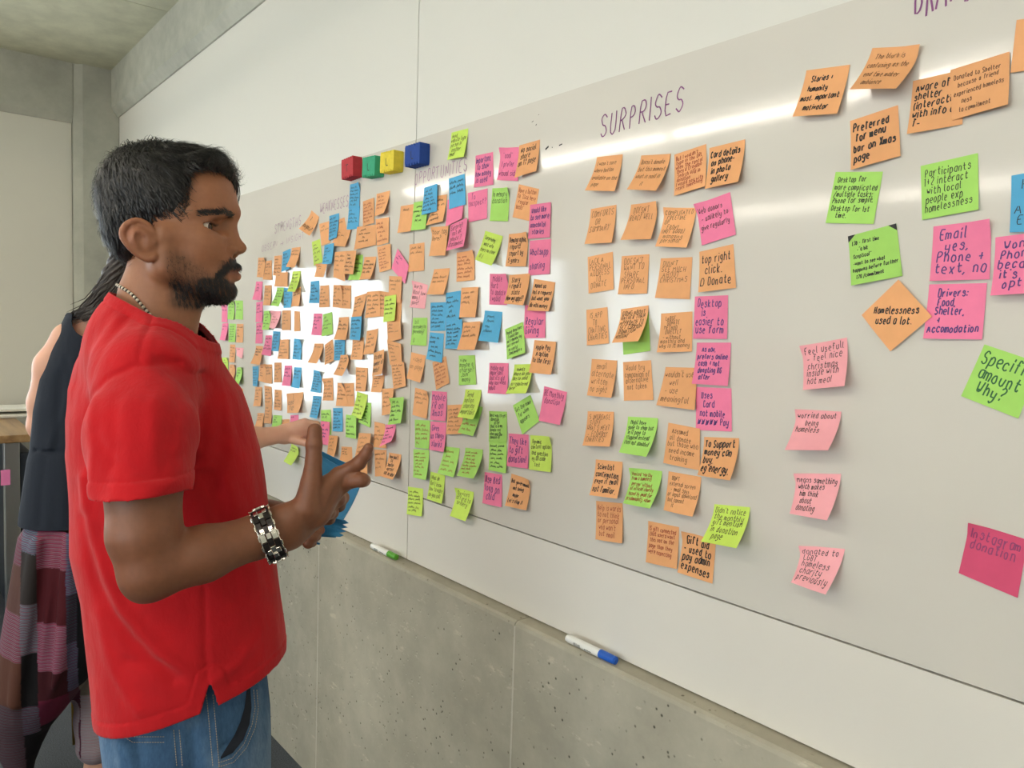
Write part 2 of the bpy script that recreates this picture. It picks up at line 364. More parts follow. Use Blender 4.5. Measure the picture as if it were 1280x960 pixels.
NOTES = [
('o', 'K', 'Stories +/humanity/most. important/motivator', 'right', 'orange sticky note reading Stories + humanity most. important motivator', [-6736, -6, 19228, -6027, -6, 19146, -6114, -144, 18420, -6824, -187, 18503]),
('o', 'f', 'The blurb is/confusing as the/end time maker/ambiance', 'right', 'orange sticky note reading The blurb is confusing as the end time maker', [-5704, -6, 19304, -4996, -6, 19155, -5138, -400, 18518, -5840, -333, 18673]),
('o.', 'K', 'Aware of/shelter/(interaction/with info of/f-', 'right', 'orange sticky note reading Aware of shelter (interaction with info of f-', [-5093, -6, 18697, -4422, -6, 18703, -4401, -20, 17972, -5089, -99, 17951]),
('o', 'f', 'Donated to Shelter/because a friend/experienced homeless/ness/to commitment', 'right', 'orange sticky note reading Donated to Shelter because a friend experienced homeless ness', [-4597, -28, 18726, -3894, -28, 18793, -3831, -134, 18096, -4535, -34, 18044]),
('o', 'r', 'B/F/T', 'right', 'orange sticky note on the right of the board reading B F T', [-3835, -42, 19163, -3323, -42, 19108, -3322, -42, 18471, -3861, -42, 18513]),
('o', 'KK', 'Preferred/for menu/bar on Xmas/page', 'right', 'orange sticky note reading Preferred for menu bar on Xmas page', [-5978, -6, 18313, -5281, -6, 18406, -5185, -40, 17673, -5882, -86, 17568]),
('g', 'k', 'Desktop for/more complicated/\\/multiple tasks:/Phone for simple,/Desktop for 1st/time.', 'right', 'green sticky note reading Desktop for more complicated multiple tasks: Phone for simple,', [-6158, -6, 17589, -5436, -6, 17495, -5522, -20, 16752, -6260, -29, 16830]),
('g', 'k', 'Participants/1+2 interact/with local/people exp/homelessness', 'right', 'green sticky note reading Participants 1+2 interact with local people exp homelessness', [-4914, -6, 17500, -4189, -6, 17566, -4124, -40, 16817, -4841, -20, 16748]),
('gc', 'k', '£30 - first time/-"a bit/Sceptical"/-want to see what/happens before further/£20 \\/commitment', 'right', 'green sticky note reading £30 - first time -a bit Sceptical -want to', [-5903, -6, 16603, -5197, -6, 16734, -5059, -20, 15982, -5768, -90, 15861]),
('b', 'k', 'H/Ca/As/Ea', 'right', 'blue sticky note reading H Ca As Ea', [-3776, -6, 17217, -3209, -6, 17257, -3155, -49, 16472, -3727, -74, 16485]),
('p', 'P', "Won't/Phone/because/it's/opt", 'right', "pink sticky note reading Won't Phone because it's opt", [-3910, -6, 16442, -3283, -6, 16487, -3229, -163, 15712, -3857, -185, 15677]),
('p', 'P', 'Email/yes,/Phone +/text, no', 'right', 'pink sticky note reading Email yes, Phone + text, no', [-4690, -6, 16649, -3967, -6, 16679, -3937, -20, 15898, -4661, -86, 15895]),
('p.', 'P', 'Drivers:/Food,/Shelter,/+/Accomodation', 'right', 'pink sticky note reading Drivers: Food, Shelter, + Accomodation', [-4694, -6, 15854, -3968, -6, 15853, -3971, -34, 15110, -4698, -79, 15103]),
('oD', 'K', 'Homelessness/used a lot.', 'right', 'orange sticky note turned on its corner reading Homelessness used a lot', [-5099, -48, 15933, -4612, -48, 15411, -5144, -56, 14908, -5597, -56, 15427]),
('l', 'k', 'Feel usefull/- feel nice/christmas/inside with/hot meal', 'right', 'pale pink sticky note reading Feel usefull - feel nice christmas inside with hot', [-6550, -6, 14938, -5825, -6, 15089, -5683, -272, 14374, -6407, -152, 14255]),
('l', 'k', 'worried about/being/homeless//', 'right', 'pale pink sticky note reading worried about being homeless', [-6568, -6, 13936, -5843, -6, 13967, -5822, -376, 13404, -6545, -352, 13308]),
('l', 'k', 'Means something/which makes/him think/about/donating', 'right', 'pale pink sticky note reading Means something which makes him think about donating', [-6530, -6, 12914, -5790, -6, 13019, -5763, -395, 12360, -6445, -275, 12309]),
('g', 'G', 'Specific/amount/Why?', 'right', 'green sticky note on the right of the board reading Specific amount Why?', [-3948, -6, 15048, -3302, -6, 14835, -3488, -20, 14113, -4181, -25, 14345]),
('l', 'k', 'donated to/LGBT/homeless/charity/previously', 'right', 'pale pink sticky note reading donated to LGBT homeless charity previously', [-6375, -6, 11783, -5657, -6, 11891, -5714, -400, 11245, -6301, -370, 11264]),
('d', 'M', 'Instagram/donation//', 'right', 'deep pink sticky note on the right of the board reading social media donation', [-3963, -6, 12667, -3284, -6, 12578, -3345, -20, 11808, -4058, -20, 11946]),
('o', 'f', "I wasn't sure/where button/available on the/page", 'surprises', "orange sticky note reading I wasn't sure where button available on the page", [-11253, -6, 18582, -10546, -6, 18531, -10604, -141, 17809, -11309, -259, 17892]),
('o', 'f', "Doesn't donate/but this moment/what is said in/it", 'surprises', "orange sticky note reading Doesn't donate but this moment what is said in", [-10072, -6, 18434, -9354, -6, 18356, -9435, -286, 17659, -10149, -290, 17768]),
('o', 'r', "But I wouldn't/type in the URL/when the rental/they'd Croydon/Search Wild in/donation/I would say with/reset something", 'surprises', "orange sticky note reading But I wouldn't type in the URL when the", [-9278, -6, 18327, -8578, -6, 18404, -8500, -85, 17654, -9200, -55, 17570]),
('o', 'KK', 'Card details/on phone-/in photo/gallery', 'surprises', 'orange sticky note reading Card details on phone- in photo gallery', [-8504, -6, 18322, -7786, -6, 18351, -7760, -189, 17620, -8479, -122, 17596]),
('o', 'f', 'COMFORTS/OR/SUMMARY/', 'surprises', 'orange sticky note under the SURPRISES heading reading COMFORTS OR SUMMARY', [-11369, -6, 17560, -10661, -6, 17574, -10653, -111, 16823, -11361, -162, 16840]),
('o', 'f', "DOESN'T/REACT WELL//", 'surprises', "orange sticky note under the SURPRISES heading reading DOESN'T REACT WELL", [-10281, -6, 17534, -9594, -6, 17521, -9612, -168, 16812, -10300, -243, 16839]),
('o', 'f', 'COMPLICATED/FREETIME/UP/FRONT/(NOT GOOD)/managing/personal', 'surprises', 'orange sticky note reading COMPLICATED FREETIME UP FRONT (NOT GOOD) managing personal', [-9417, -6, 17386, -8717, -6, 17315, -8794, -148, 16607, -9495, -172, 16670]),
('p', 'k', 'Web donors/- unlikely to/give regularly/', 'surprises', 'pink sticky note reading Web donors - unlikely to give regularly', [-8734, -6, 17371, -8034, -6, 17510, -7868, -20, 16778, -8562, -20, 16638]),
('o', 'f', 'LACK A/PERSONAL/ADDRESS/TO/DONATE', 'surprises', 'orange sticky note reading LACK A PERSONAL ADDRESS TO DONATE', [-11412, -6, 16594, -10712, -6, 16662, -10637, -20, 15914, -11335, -20, 15847]),
('o', 'f', "DOESN'T/WANT TO/SHARE/PERSONAL/INFO", 'surprises', "orange sticky note reading DOESN'T WANT TO SHARE PERSONAL INFO", [-10469, -6, 16559, -9768, -6, 16560, -9772, -23, 15819, -10473, -74, 15813]),
('o', 'f', "DIDN'T/SEE MUCH/ABOUT/CHRISTMAS//", 'surprises', "orange sticky note reading DIDN'T SEE MUCH ABOUT CHRISTMAS", [-9488, -6, 16466, -8763, -6, 16451, -8771, -20, 15699, -9509, -103, 15728]),
('o', 'K', 'top right/click./□ Donate', 'surprises', 'orange sticky note reading top right click. Donate', [-8619, -6, 16535, -7917, -6, 16625, -7812, -20, 15879, -8531, -100, 15812]),
('o', 'f', 'IS APP/TO/CHATTING/CHARITIES', 'surprises', 'orange sticky note reading IS APP TO CHATTING CHARITIES', [-11393, -6, 15516, -10800, -6, 15570, -10712, -20, 14846, -11326, -20, 14784]),
('g.', 'k', '~0', 'surprises', 'green sticky note, third from left in the fifth row under the SURPRISES heading', [-10428, -6, 15403, -9727, -6, 15467, -9635, -20, 14743, -10309, -20, 14637]),
('o', 'k', 'GOING ABOUT/RATHER THAN/APPROACH TO/SET COMMON/DONATION/AMOUNT', 'surprises', 'orange sticky note reading GOING ABOUT RATHER THAN APPROACH TO SET COMMON DONATION', [-10434, -6, 15524, -9735, -6, 15599, -9667, -338, 14917, -10369, -300, 14866]),
('o', 'f', 'LARGE/DONATE/METHOD/DIRECTLY/- without/monthly and/why is it money', 'surprises', 'orange sticky note reading LARGE DONATE METHOD DIRECTLY - without monthly and why', [-9423, -6, 15443, -8708, -6, 15482, -8667, -20, 14766, -9389, -124, 14721]),
('p', 'P', 'Desktop/is/easier to/use form', 'surprises', 'pink sticky note reading Desktop is easier to use form', [-8670, -6, 15748, -7971, -6, 15759, -7940, -20, 15009, -8659, -20, 14995]),
('o.', 'f', "wouldn't use/well/- use/meaningful", 'surprises', "orange sticky note reading wouldn't use well - use meaningful", [-9260, -6, 14456, -8555, -6, 14481, -8500, -86, 13732, -9366, -100, 13739]),
('p', 'P', 'As now,/prefers online/cash + not/donating RG/after', 'surprises', 'pink sticky note reading As now, prefers online cash + not donating RG', [-8580, -6, 14929, -7865, -6, 14951, -7846, -69, 14209, -8562, -123, 14198]),
('o', 'f', 'email/alternate/written/no sight', 'surprises', 'orange sticky note reading email alternate written no sight', [-11186, -6, 14517, -10479, -6, 14518, -10484, -131, 13780, -11190, -102, 13769]),
('o', 'f', 'Would try/companion of/alternative/not taken/', 'surprises', 'orange sticky note reading Would try companion of alternative not taken', [-10323, -6, 14493, -9618, -6, 14566, -9505, -20, 13821, -10248, -20, 13740]),
('p', 'P', 'Uses/Card/not mobile/##### Pay', 'surprises', 'pink sticky note reading Uses Card not mobile Pay', [-8553, -6, 14141, -7812, -6, 14169, -7753, -20, 13434, -8505, -20, 13370]),
('o', 'f', "5 INCREASE/STUFF/WHAT'S NEXT/- ECONOMY/CHARITIES", 'surprises', "orange sticky note reading 5 INCREASE STUFF WHAT'S NEXT - ECONOMY CHARITIES", [-11246, -6, 13435, -10512, -6, 13499, -10458, -149, 12816, -11192, -173, 12742]),
('g', 'k', 'Might have/gone to shop but/in 12 page to/stopped instead./then not donated/', 'surprises', 'green sticky note reading Might have gone to shop but in 12 page', [-10138, -6, 13441, -9388, -6, 13489, -9348, -343, 12790, -10100, -266, 12763]),
('o', 'f', 'Assumed/all donate/but those who/need income/training', 'surprises', 'orange sticky note reading Assumed all donate but those who need income training', [-9123, -25, 13436, -8408, -25, 13405, -8367, -32, 12663, -9166, -70, 12682]),
('o', 'KK', 'To Support/money can/buy./eg energy.', 'surprises', 'orange sticky note reading To Support money can buy. eg energy.', [-8327, -6, 13269, -7611, -6, 13337, -7551, -300, 12650, -8270, -227, 12616]),
('o', 'K', 'Scientist/confirmation/even if email/not familiar.', 'surprises', 'orange sticky note reading Scientist confirmation even if email not familiar.', [-10962, -6, 12476, -10229, -6, 12536, -10177, -184, 11831, -10910, -208, 11769]),
('g', 'r', 'Wanted "worthy/from a homeless/person" without/of official charity/based by email for/predominantly volun.', 'surprises', 'green sticky note reading Wanted worthy from a homeless person without of official', [-9992, -6, 12460, -9236, -6, 12511, -9197, -359, 11852, -9952, -251, 11793]),
('o', 'f', "DON'T/external screen/- email says/or input download/but cannot/it", 'surprises', "orange sticky note reading DON'T external screen - email says or input download", [-9084, -6, 12533, -8345, -6, 12549, -8334, -223, 11861, -9073, -115, 11819]),
('o', 'r', "Help is words/to not think/or personal/who won't/but email", 'surprises', 'orange sticky note reading Help is words to not think or personal who', [-10908, -6, 11629, -10185, -6, 11719, -10095, -72, 10946, -10819, -74, 10860]),
('o', 'r', 'IS gift connected/that users want/this not on the/page than they/were expecting/', 'surprises', 'orange sticky note reading IS gift connected that users want this not on', [-9516, -6, 11509, -8783, -6, 11546, -8749, -64, 10783, -9482, -71, 10728]),
('o', 'KK', 'Gift aid/- used to/pay admin/expenses', 'surprises', 'orange sticky note reading Gift aid - used to pay admin expenses', [-8674, -6, 11507, -7972, -6, 11483, -7993, -20, 10710, -8705, -99, 10740]),
('m', 'k', "Didn't notice/the monthly/gift mention/in donation/page", 'surprises', "lime sticky note reading Didn't notice the monthly gift mention in donation page", [-8043, -6, 12118, -7329, -6, 12202, -7292, -400, 11572, -8000, -400, 11522]),
('m', 'k', 'Need/website type/person in/another/email', 'opportunities', 'lime sticky note reading Need website type person in another email', [-16422, -6, 19971, -15706, -6, 19951, -15733, -108, 19254, -16450, -100, 19279]),
('p', 'P', 'Important/to show/how money/is used', 'opportunities', 'pink sticky note reading Important to show how money is used', [-15374, -6, 19239, -14686, -6, 19223, -14627, -20, 18455, -15393, -20, 18479]),
('p', 'M', '"cool"/I prefer/visual side', 'opportunities', 'pink sticky note reading cool I prefer visual side', [-14371, -6, 19262, -13735, -6, 19181, -13715, -20, 18418, -14471, -35, 18538]),
('o', 'K', 'No social/share/on TY page/', 'opportunities', 'orange sticky note reading No social share on TY page', [-13722, -6, 19215, -13019, -6, 19228, -13014, -92, 18534, -13716, -126, 18473]),
('o.', 'f', '~1', 'opportunities', 'orange sticky note, first from left in the third row under the OPPORTUNITIES heading', [-18811, -6, 18390, -18086, -6, 18377, -18128, -100, 17637, -18834, -84, 17649]),
('g.', 'k', '~4', 'opportunities', 'green sticky note, second from left in the third row under the OPPORTUNITIES heading', [-18046, -62, 18402, -17340, -62, 18390, -17395, -100, 17643, -18103, -94, 17657]),
('o.', 'k', '~5', 'opportunities', 'orange sticky note, third from left in the third row under the OPPORTUNITIES heading', [-17059, -6, 18465, -16551, -6, 18456, -16587, -100, 17767, -17366, -100, 17730]),
('p.', 'P', '~1', 'opportunities', 'pink sticky note, fourth from left in the third row under the OPPORTUNITIES heading', [-16532, -6, 18309, -15818, -6, 18365, -15780, -77, 17765, -16487, -80, 17623]),
('b', 'k', '~3', 'opportunities', 'blue sticky note, second from left in the second row under the OPPORTUNITIES heading', [-16483, -14, 18835, -15801, -14, 18870, -15705, -25, 18109, -16420, -25, 18060]),
('b', 'k', '~6', 'opportunities', 'blue sticky note, first from left in the second row under the OPPORTUNITIES heading', [-17565, -54, 18731, -16937, -54, 18767, -16933, -53, 18060, -17561, -123, 18013]),
('p', 'M', 'To/suspect?//', 'opportunities', 'pink sticky note under the OPPORTUNITIES heading reading To suspect?', [-15663, -6, 18380, -14860, -6, 18399, -14835, -20, 17685, -15577, -20, 17660]),
('g', 'k', 'In memory/donation//', 'opportunities', 'green sticky note under the OPPORTUNITIES heading reading In memory donation', [-14673, -6, 18377, -14013, -6, 18312, -14034, -20, 17549, -14725, -20, 17617]),
('o.', 'r', 'Have a button/to "Click here/regular/basis"/', 'opportunities', 'orange sticky note reading Have a button to Click here regular basis', [-13694, -6, 18350, -12993, -6, 18158, -13135, -20, 17454, -13873, -20, 17628]),
('p.', 'P', 'Would like/to see more/anecdotal/stories', 'opportunities', 'pink sticky note reading Would like to see more anecdotal stories', [-13260, -22, 17842, -12573, -22, 17828, -12561, -30, 17074, -13288, -34, 17096]),
('o', 'k', 'Your tag/here?//', 'opportunities', 'orange sticky note under the OPPORTUNITIES heading reading Your tag here?', [-17047, -85, 17658, -16346, -85, 17634, -16424, -110, 16896, -17128, -138, 16915]),
('p', 'k', 'Surprise/not at/photo ?/statement', 'opportunities', 'pink sticky note reading Surprise not at photo ? statement', [-16266, -86, 17644, -15548, -86, 17766, -15476, -230, 17048, -16206, -233, 16986]),
('m', 'k', 'Surprising/most info/there no clear/it :)', 'opportunities', 'lime sticky note reading Surprising most info there no clear it :)', [-14905, -6, 17407, -14223, -6, 17226, -14413, -169, 16540, -15096, -148, 16721]),
('o', 'K', 'Demographic/report!/report by/5 years', 'opportunities', 'orange sticky note reading Demographic report! report by 5 years', [-14002, -6, 17256, -13296, -6, 17248, -13312, -49, 16484, -14018, -74, 16514]),
('p', 'P', 'WhatsApp/sharing', 'opportunities', 'pink sticky note under the OPPORTUNITIES heading reading app sharing', [-13258, -6, 17054, -12542, -6, 17042, -12542, -20, 16290, -13256, -20, 16280]),
('o', 'f', '~2', 'opportunities', 'orange sticky note, first from left in the fourth row under the OPPORTUNITIES heading', [-18301, -6, 17307, -17560, -6, 17312, -17527, -20, 16566, -18306, -37, 16560]),
('o', 'r', '~6', 'opportunities', 'orange sticky note, second from left in the fifth row under the OPPORTUNITIES heading', [-16067, -6, 16953, -15299, -6, 16975, -15274, -20, 16242, -16027, -20, 16224]),
('o.', 'f', '~3', 'opportunities', 'orange sticky note, first from left in the fifth row under the OPPORTUNITIES heading', [-17069, -6, 16585, -16346, -6, 16582, -16476, -100, 15908, -17244, -100, 15928]),
('l', 'k', 'Worth/about how/many I/gave?', 'opportunities', 'pale pink sticky note reading Worth about how many I gave?', [-18036, -6, 16318, -17346, -6, 16181, -17451, -20, 15555, -18189, -32, 15597]),
('p', 'M', 'Middle/Hurt/to update/I would', 'opportunities', 'pink sticky note reading Middle Hurt to update I would', [-14680, -6, 16377, -13968, -6, 16344, -13977, -20, 15627, -14654, -20, 15647]),
('o', 'K', 'Story/+ report/stats/How my app!?', 'opportunities', 'orange sticky note reading Story + report stats How my app!?', [-13919, -24, 16316, -13191, -24, 16329, -13193, -194, 15611, -13923, -158, 15658]),
('p.', 'P', '/Regular/Giving', 'opportunities', 'pink sticky note under the OPPORTUNITIES heading reading Regular Giving', [-13354, -6, 15629, -12647, -6, 15580, -12620, -20, 14906, -13354, -20, 14878]),
('o', 'K', 'About us/not a request/but what you/do with money', 'opportunities', 'orange sticky note reading About us not a request but what you do', [-13066, -6, 16204, -12363, -6, 16108, -12456, -93, 15481, -13170, -89, 15502]),
('b.', 'k', '~6', 'opportunities', 'blue sticky note, second from left in the sixth row under the OPPORTUNITIES heading', [-17201, -6, 15717, -16481, -6, 15721, -16460, -20, 14990, -17174, -20, 14969]),
('b.', 'k', '~5', 'opportunities', 'blue sticky note, third from left in the sixth row under the OPPORTUNITIES heading', [-16499, -9, 15956, -15836, -9, 16005, -15792, -81, 15278, -16447, -22, 15218]),
('o', 'f', '~3', 'opportunities', 'orange sticky note, fourth from left in the sixth row under the OPPORTUNITIES heading', [-15771, -41, 16069, -15071, -41, 16076, -15089, -98, 15339, -15790, -75, 15336]),
('g', 'k', 'Is it/necessary to/give money?//□', 'opportunities', 'green sticky note reading Is it necessary to give money?', [-18044, -6, 15314, -17329, -6, 15318, -17330, -20, 14572, -18049, -72, 14577]),
('o.', 'r', '~6', 'opportunities', 'orange sticky note, third from left in the eighth row under the OPPORTUNITIES heading', [-17050, -6, 14147, -16421, -6, 14345, -16215, -29, 13663, -16823, -20, 13439]),
('b', 'k', '~5', 'opportunities', 'blue sticky note, second from left in the eighth row under the OPPORTUNITIES heading', [-17201, -6, 14939, -16539, -6, 14917, -16573, -25, 14164, -17234, -82, 14229]),
('b', 'k', '~6', 'opportunities', 'blue sticky note, second from left in the seventh row under the OPPORTUNITIES heading', [-16349, -82, 15217, -15651, -82, 15292, -15621, -129, 14561, -16327, -106, 14535]),
('o', 'f', '~3', 'opportunities', 'orange sticky note, third from left in the seventh row under the OPPORTUNITIES heading', [-15590, -89, 15207, -14887, -89, 15248, -14897, -242, 14553, -15604, -257, 14536]),
('b', 'k', '~4', 'opportunities', 'blue sticky note, fourth from left in the seventh row under the OPPORTUNITIES heading', [-14833, -6, 15507, -14155, -6, 15475, -14198, -80, 14751, -14876, -151, 14785]),
('g', 'k', 'Paying donations/I would like/not remembering/not relevant/as useful/. Send people a', 'opportunities', 'green sticky note reading Paying donations I would like not remembering not relevant', [-14038, -11, 15067, -13402, -11, 15249, -13213, -73, 14557, -13849, -79, 14373]),
('o', 'f', 'video/on page/', 'opportunities', 'orange sticky note under the OPPORTUNITIES heading reading video on page', [-18097, -6, 14377, -17374, -6, 14314, -17446, -122, 13588, -18169, -93, 13657]),
('g', 'k', 'view/maybe a/charge?/Join/many', 'opportunities', 'green sticky note reading view maybe a charge? Join many', [-15863, -6, 14380, -15182, -6, 14420, -15085, -20, 13703, -15810, -20, 13640]),
('p', 'M', "Mobile not/important/but it's old/who use when/adult", 'opportunities', "pink sticky note reading Mobile not important but it's old who use when", [-14597, -6, 14261, -13869, -6, 14292, -13846, -46, 13570, -14574, -51, 13540]),
('m', 'k', 'Animals/Where do you/like to send/no registered/here!', 'opportunities', 'lime sticky note reading Animals Where do you like to send no registered', [-13658, -6, 14271, -13020, -6, 14320, -12977, -217, 13668, -13615, -275, 13612]),
('o', 'K', 'Apple Pay/A option/to the first/', 'opportunities', 'orange sticky note reading A option to the first', [-12967, -26, 14851, -12255, -26, 14833, -12288, -111, 14122, -13001, -135, 14129]),
('g', 'k', 'Get the name/for when/appears/', 'opportunities', 'green sticky note reading Get the name for when appears', [-13672, -6, 13326, -13065, -6, 13624, -12710, -20, 13075, -13281, -20, 12699]),
('p', 'M', 'RE Monthly/donation//', 'opportunities', 'pink sticky note under the OPPORTUNITIES heading reading RE Monthly donation', [-12614, -6, 13853, -11879, -6, 13781, -11954, -114, 13075, -12695, -62, 13085]),
('o', 'f', '~3', 'opportunities', 'orange sticky note, first from left in the tenth row under the OPPORTUNITIES heading', [-17862, -6, 13422, -17148, -6, 13377, -17203, -49, 12641, -17918, -40, 12677]),
('p', 'P', 'Mobile/FR on/Xmas', 'opportunities', 'pink sticky note reading Mobile FR on Xmas', [-17037, -6, 13397, -16337, -6, 13424, -16317, -49, 12672, -17017, -63, 12636]),
('o', 'f', '~6', 'opportunities', 'orange sticky note, third from left in the tenth row under the OPPORTUNITIES heading', [-16304, -6, 13090, -15643, -6, 13169, -15564, -60, 12437, -16224, -81, 12347]),
('g.', 'r', '~5', 'opportunities', 'green sticky note, fourth from left in the tenth row under the OPPORTUNITIES heading', [-15383, -6, 13210, -14807, -6, 13180, -15049, -100, 12449, -15687, -100, 12460]),
('m', 'k', 'Send/nation/sharing/important', 'opportunities', 'lime sticky note reading Send nation sharing important', [-15543, -6, 13556, -14882, -6, 13591, -14853, -260, 12886, -15517, -246, 12882]),
('g.', 'k', '~6', 'opportunities', 'green sticky note, fifth from left in the eleventh row under the OPPORTUNITIES heading', [-14520, -6, 12386, -13858, -6, 12472, -13770, -77, 11739, -14439, -64, 11705]),
('g', 'k', 'Best way to get/donation/ after/that is in my/donate reg/when and the/donate it!', 'opportunities', 'green sticky note reading Best way to get donation after that is in', [-14554, -6, 13111, -13876, -6, 13162, -13829, -24, 12445, -14506, -29, 12379]),
('p', 'P', 'They like/to gift/donation!', 'opportunities', 'pink sticky note reading They like to gift donation!', [-13791, -6, 12664, -13082, -6, 12722, -13027, -42, 11959, -13737, -82, 11915]),
('m', 'k', 'Dynamic/content option/and question/eg QR code/test', 'opportunities', 'lime sticky note reading Dynamic content option and question eg QR code test', [-13025, -6, 12720, -12304, -6, 12779, -12248, -54, 12008, -12970, -58, 11954]),
('g', 'r', '~5', 'opportunities', 'green sticky note, first from left in the eleventh row under the OPPORTUNITIES heading', [-17847, -6, 12546, -17096, -6, 12602, -17049, -50, 11851, -17787, -20, 11792]),
('g', 'r', '~7', 'opportunities', 'green sticky note, first from left in the twelfth row under the OPPORTUNITIES heading', [-17884, -6, 11732, -17102, -6, 11818, -17025, -143, 11032, -17810, -42, 10968]),
('m', 'k', "What do/don't know/how to make/on you call", 'opportunities', "lime sticky note reading What do don't know how to make on you", [-17012, -6, 11253, -16330, -6, 11262, -16329, -96, 10527, -17012, -103, 10532]),
('g.', 'r', '~5', 'opportunities', 'green sticky note, third from left in the eleventh row under the OPPORTUNITIES heading', [-16369, -6, 12009, -15712, -6, 12056, -15815, -100, 11303, -16548, -100, 11300]),
('p', 'P', 'Gives/us things/stories', 'opportunities', 'pink sticky note reading Gives us things stories', [-17069, -6, 12586, -16334, -6, 12632, -16297, -95, 11883, -17032, -53, 11835]),
('g', 'r', '~7', 'opportunities', 'green sticky note, fourth from left in the eleventh row under the OPPORTUNITIES heading', [-15478, -6, 12099, -14754, -6, 12154, -14711, -305, 11477, -15435, -275, 11428]),
('m', 'k', '~6', 'opportunities', 'lime sticky note, first from left in the thirteenth row under the OPPORTUNITIES heading', [-18117, -6, 10652, -17352, -6, 10731, -17286, -77, 9995, -18050, -73, 9902]),
('m', 'k', 'Devices/afford to/bribery//', 'opportunities', 'lime sticky note reading Devices afford to bribery', [-15786, -6, 11045, -15073, -6, 11051, -15075, -241, 10354, -15788, -207, 10336]),
('p', 'P', 'Use Red/logo on/cold', 'opportunities', 'pink sticky note reading Use Red logo on cold', [-14664, -6, 11620, -13984, -6, 11665, -13942, -31, 10900, -14623, -82, 10873]),
('o', 'K', "But government/not being/major/Let's stop it", 'opportunities', "orange sticky note reading But government not being major Let's stop it", [-13646, -6, 11746, -12938, -6, 11721, -12969, -100, 11029, -13679, -147, 11005]),
('b.', 'k', '~4', 'weaknesses', 'blue sticky note, sixth from left in the second row under the WEAKNESSES heading', [-21860, -6, 18697, -21157, -6, 18639, -21201, -20, 17973, -21930, -35, 17992]),
('b', 'k', '~6', 'weaknesses', 'blue sticky note, first from left in the first row under the WEAKNESSES heading', [-21818, -6, 19358, -21151, -6, 19348, -21173, -29, 18579, -21839, -32, 18631]),
('o', 'K', '2/Insights?', 'weaknesses', 'orange sticky note under the WEAKNESSES heading reading 2 Insights?', [-24519, -6, 18851, -23929, -6, 18572, -24229, -198, 17965, -24822, -310, 18239]),
('o.', 'f', '~1', 'weaknesses', 'orange sticky note, fourth from left in the second row under the WEAKNESSES heading', [-22514, -6, 18362, -22146, -6, 18399, -21865, -20, 17739, -22468, -54, 17779]),
('o.', 'f', '~2', 'weaknesses', 'orange sticky note, fifth from left in the second row under the WEAKNESSES heading', [-22470, -40, 18044, -21652, -40, 17978, -21857, -121, 17463, -22844, -121, 17564]),
('o.', 'f', '~2', 'weaknesses', 'orange sticky note, second from left in the second row under the WEAKNESSES heading', [-23936, -6, 18345, -23175, -6, 18375, -23089, -20, 17685, -23700, -20, 17614]),
('b', 'k', '~6', 'weaknesses', 'blue sticky note, third from left in the second row under the WEAKNESSES heading', [-23187, -10, 18534, -22500, -10, 18562, -22482, -98, 17791, -23169, -34, 17753]),
('o.', 'k', '~4', 'weaknesses', 'orange sticky note, fourth from left in the third row under the WEAKNESSES heading', [-21286, -26, 18025, -20134, -26, 18000, -20100, -32, 17408, -21326, -99, 17339]),
('o.', 'r', '~5', 'weaknesses', 'orange sticky note, eighth from left in the second row under the WEAKNESSES heading', [-20160, -30, 18154, -19393, -30, 18140, -19385, -35, 17431, -20047, -35, 17375]),
('o', 'r', '~6', 'weaknesses', 'orange sticky note, seventh from left in the second row under the WEAKNESSES heading', [-20956, -23, 18749, -20285, -23, 18791, -20242, -32, 18052, -20914, -32, 18008]),
('o', 'r', '~4', 'weaknesses', 'orange sticky note, second from left in the first row under the WEAKNESSES heading', [-20173, -6, 18881, -19408, -6, 18890, -19431, -188, 18242, -20155, -68, 18227]),
('b.', 'k', '~5', 'weaknesses', 'blue sticky note, second from left in the third row under the WEAKNESSES heading', [-23264, -124, 17592, -22597, -124, 17632, -22662, -167, 16986, -23334, -168, 16977]),
('o', 'f', '~2', 'weaknesses', 'orange sticky note, first from left in the fourth row under the WEAKNESSES heading', [-23654, -173, 17017, -22965, -173, 16984, -23132, -207, 16570, -23825, -202, 16601]),
('m', 'k', '~5', 'weaknesses', 'lime sticky note, first from left in the third row under the WEAKNESSES heading', [-24464, -6, 17797, -23847, -6, 17858, -23610, -20, 17091, -24257, -20, 16991]),
('o.', 'f', '~4', 'weaknesses', 'orange sticky note, second from left in the fourth row under the WEAKNESSES heading', [-22443, -162, 17333, -21707, -162, 17320, -21835, -114, 16401, -22593, -136, 16563]),
('g.', 'k', '~4', 'weaknesses', 'green sticky note, third from left in the fourth row under the WEAKNESSES heading', [-21421, -6, 17196, -20919, -6, 17174, -20911, -62, 16427, -21679, -100, 16443]),
('o', 'k', '~5', 'weaknesses', 'orange sticky note, third from left in the third row under the WEAKNESSES heading', [-21701, -165, 17319, -21030, -165, 17294, -21186, -185, 16586, -21860, -172, 16642]),
('o', 'k', '~4', 'weaknesses', 'orange sticky note, fourth from left in the fourth row under the WEAKNESSES heading', [-20824, -6, 17103, -20117, -6, 17080, -20150, -181, 16418, -20858, -151, 16419]),
('o.', 'r', '~7', 'weaknesses', 'orange sticky note, fifth from left in the third row under the WEAKNESSES heading', [-20024, -41, 17344, -19263, -41, 17394, -19207, -41, 16677, -19851, -41, 16604]),
('p.', 'M', '~3', 'weaknesses', 'pink sticky note, fifth from left in the fourth row under the WEAKNESSES heading', [-18864, -49, 17228, -18251, -49, 16731, -18431, -47, 16235, -19171, -47, 16689]),
('o.', 'f', '~0', 'weaknesses', 'orange sticky note, tenth from left in the fifth row under the WEAKNESSES heading', [-19234, -6, 15823, -18639, -6, 15815, -18657, -27, 15150, -19252, -46, 15171]),
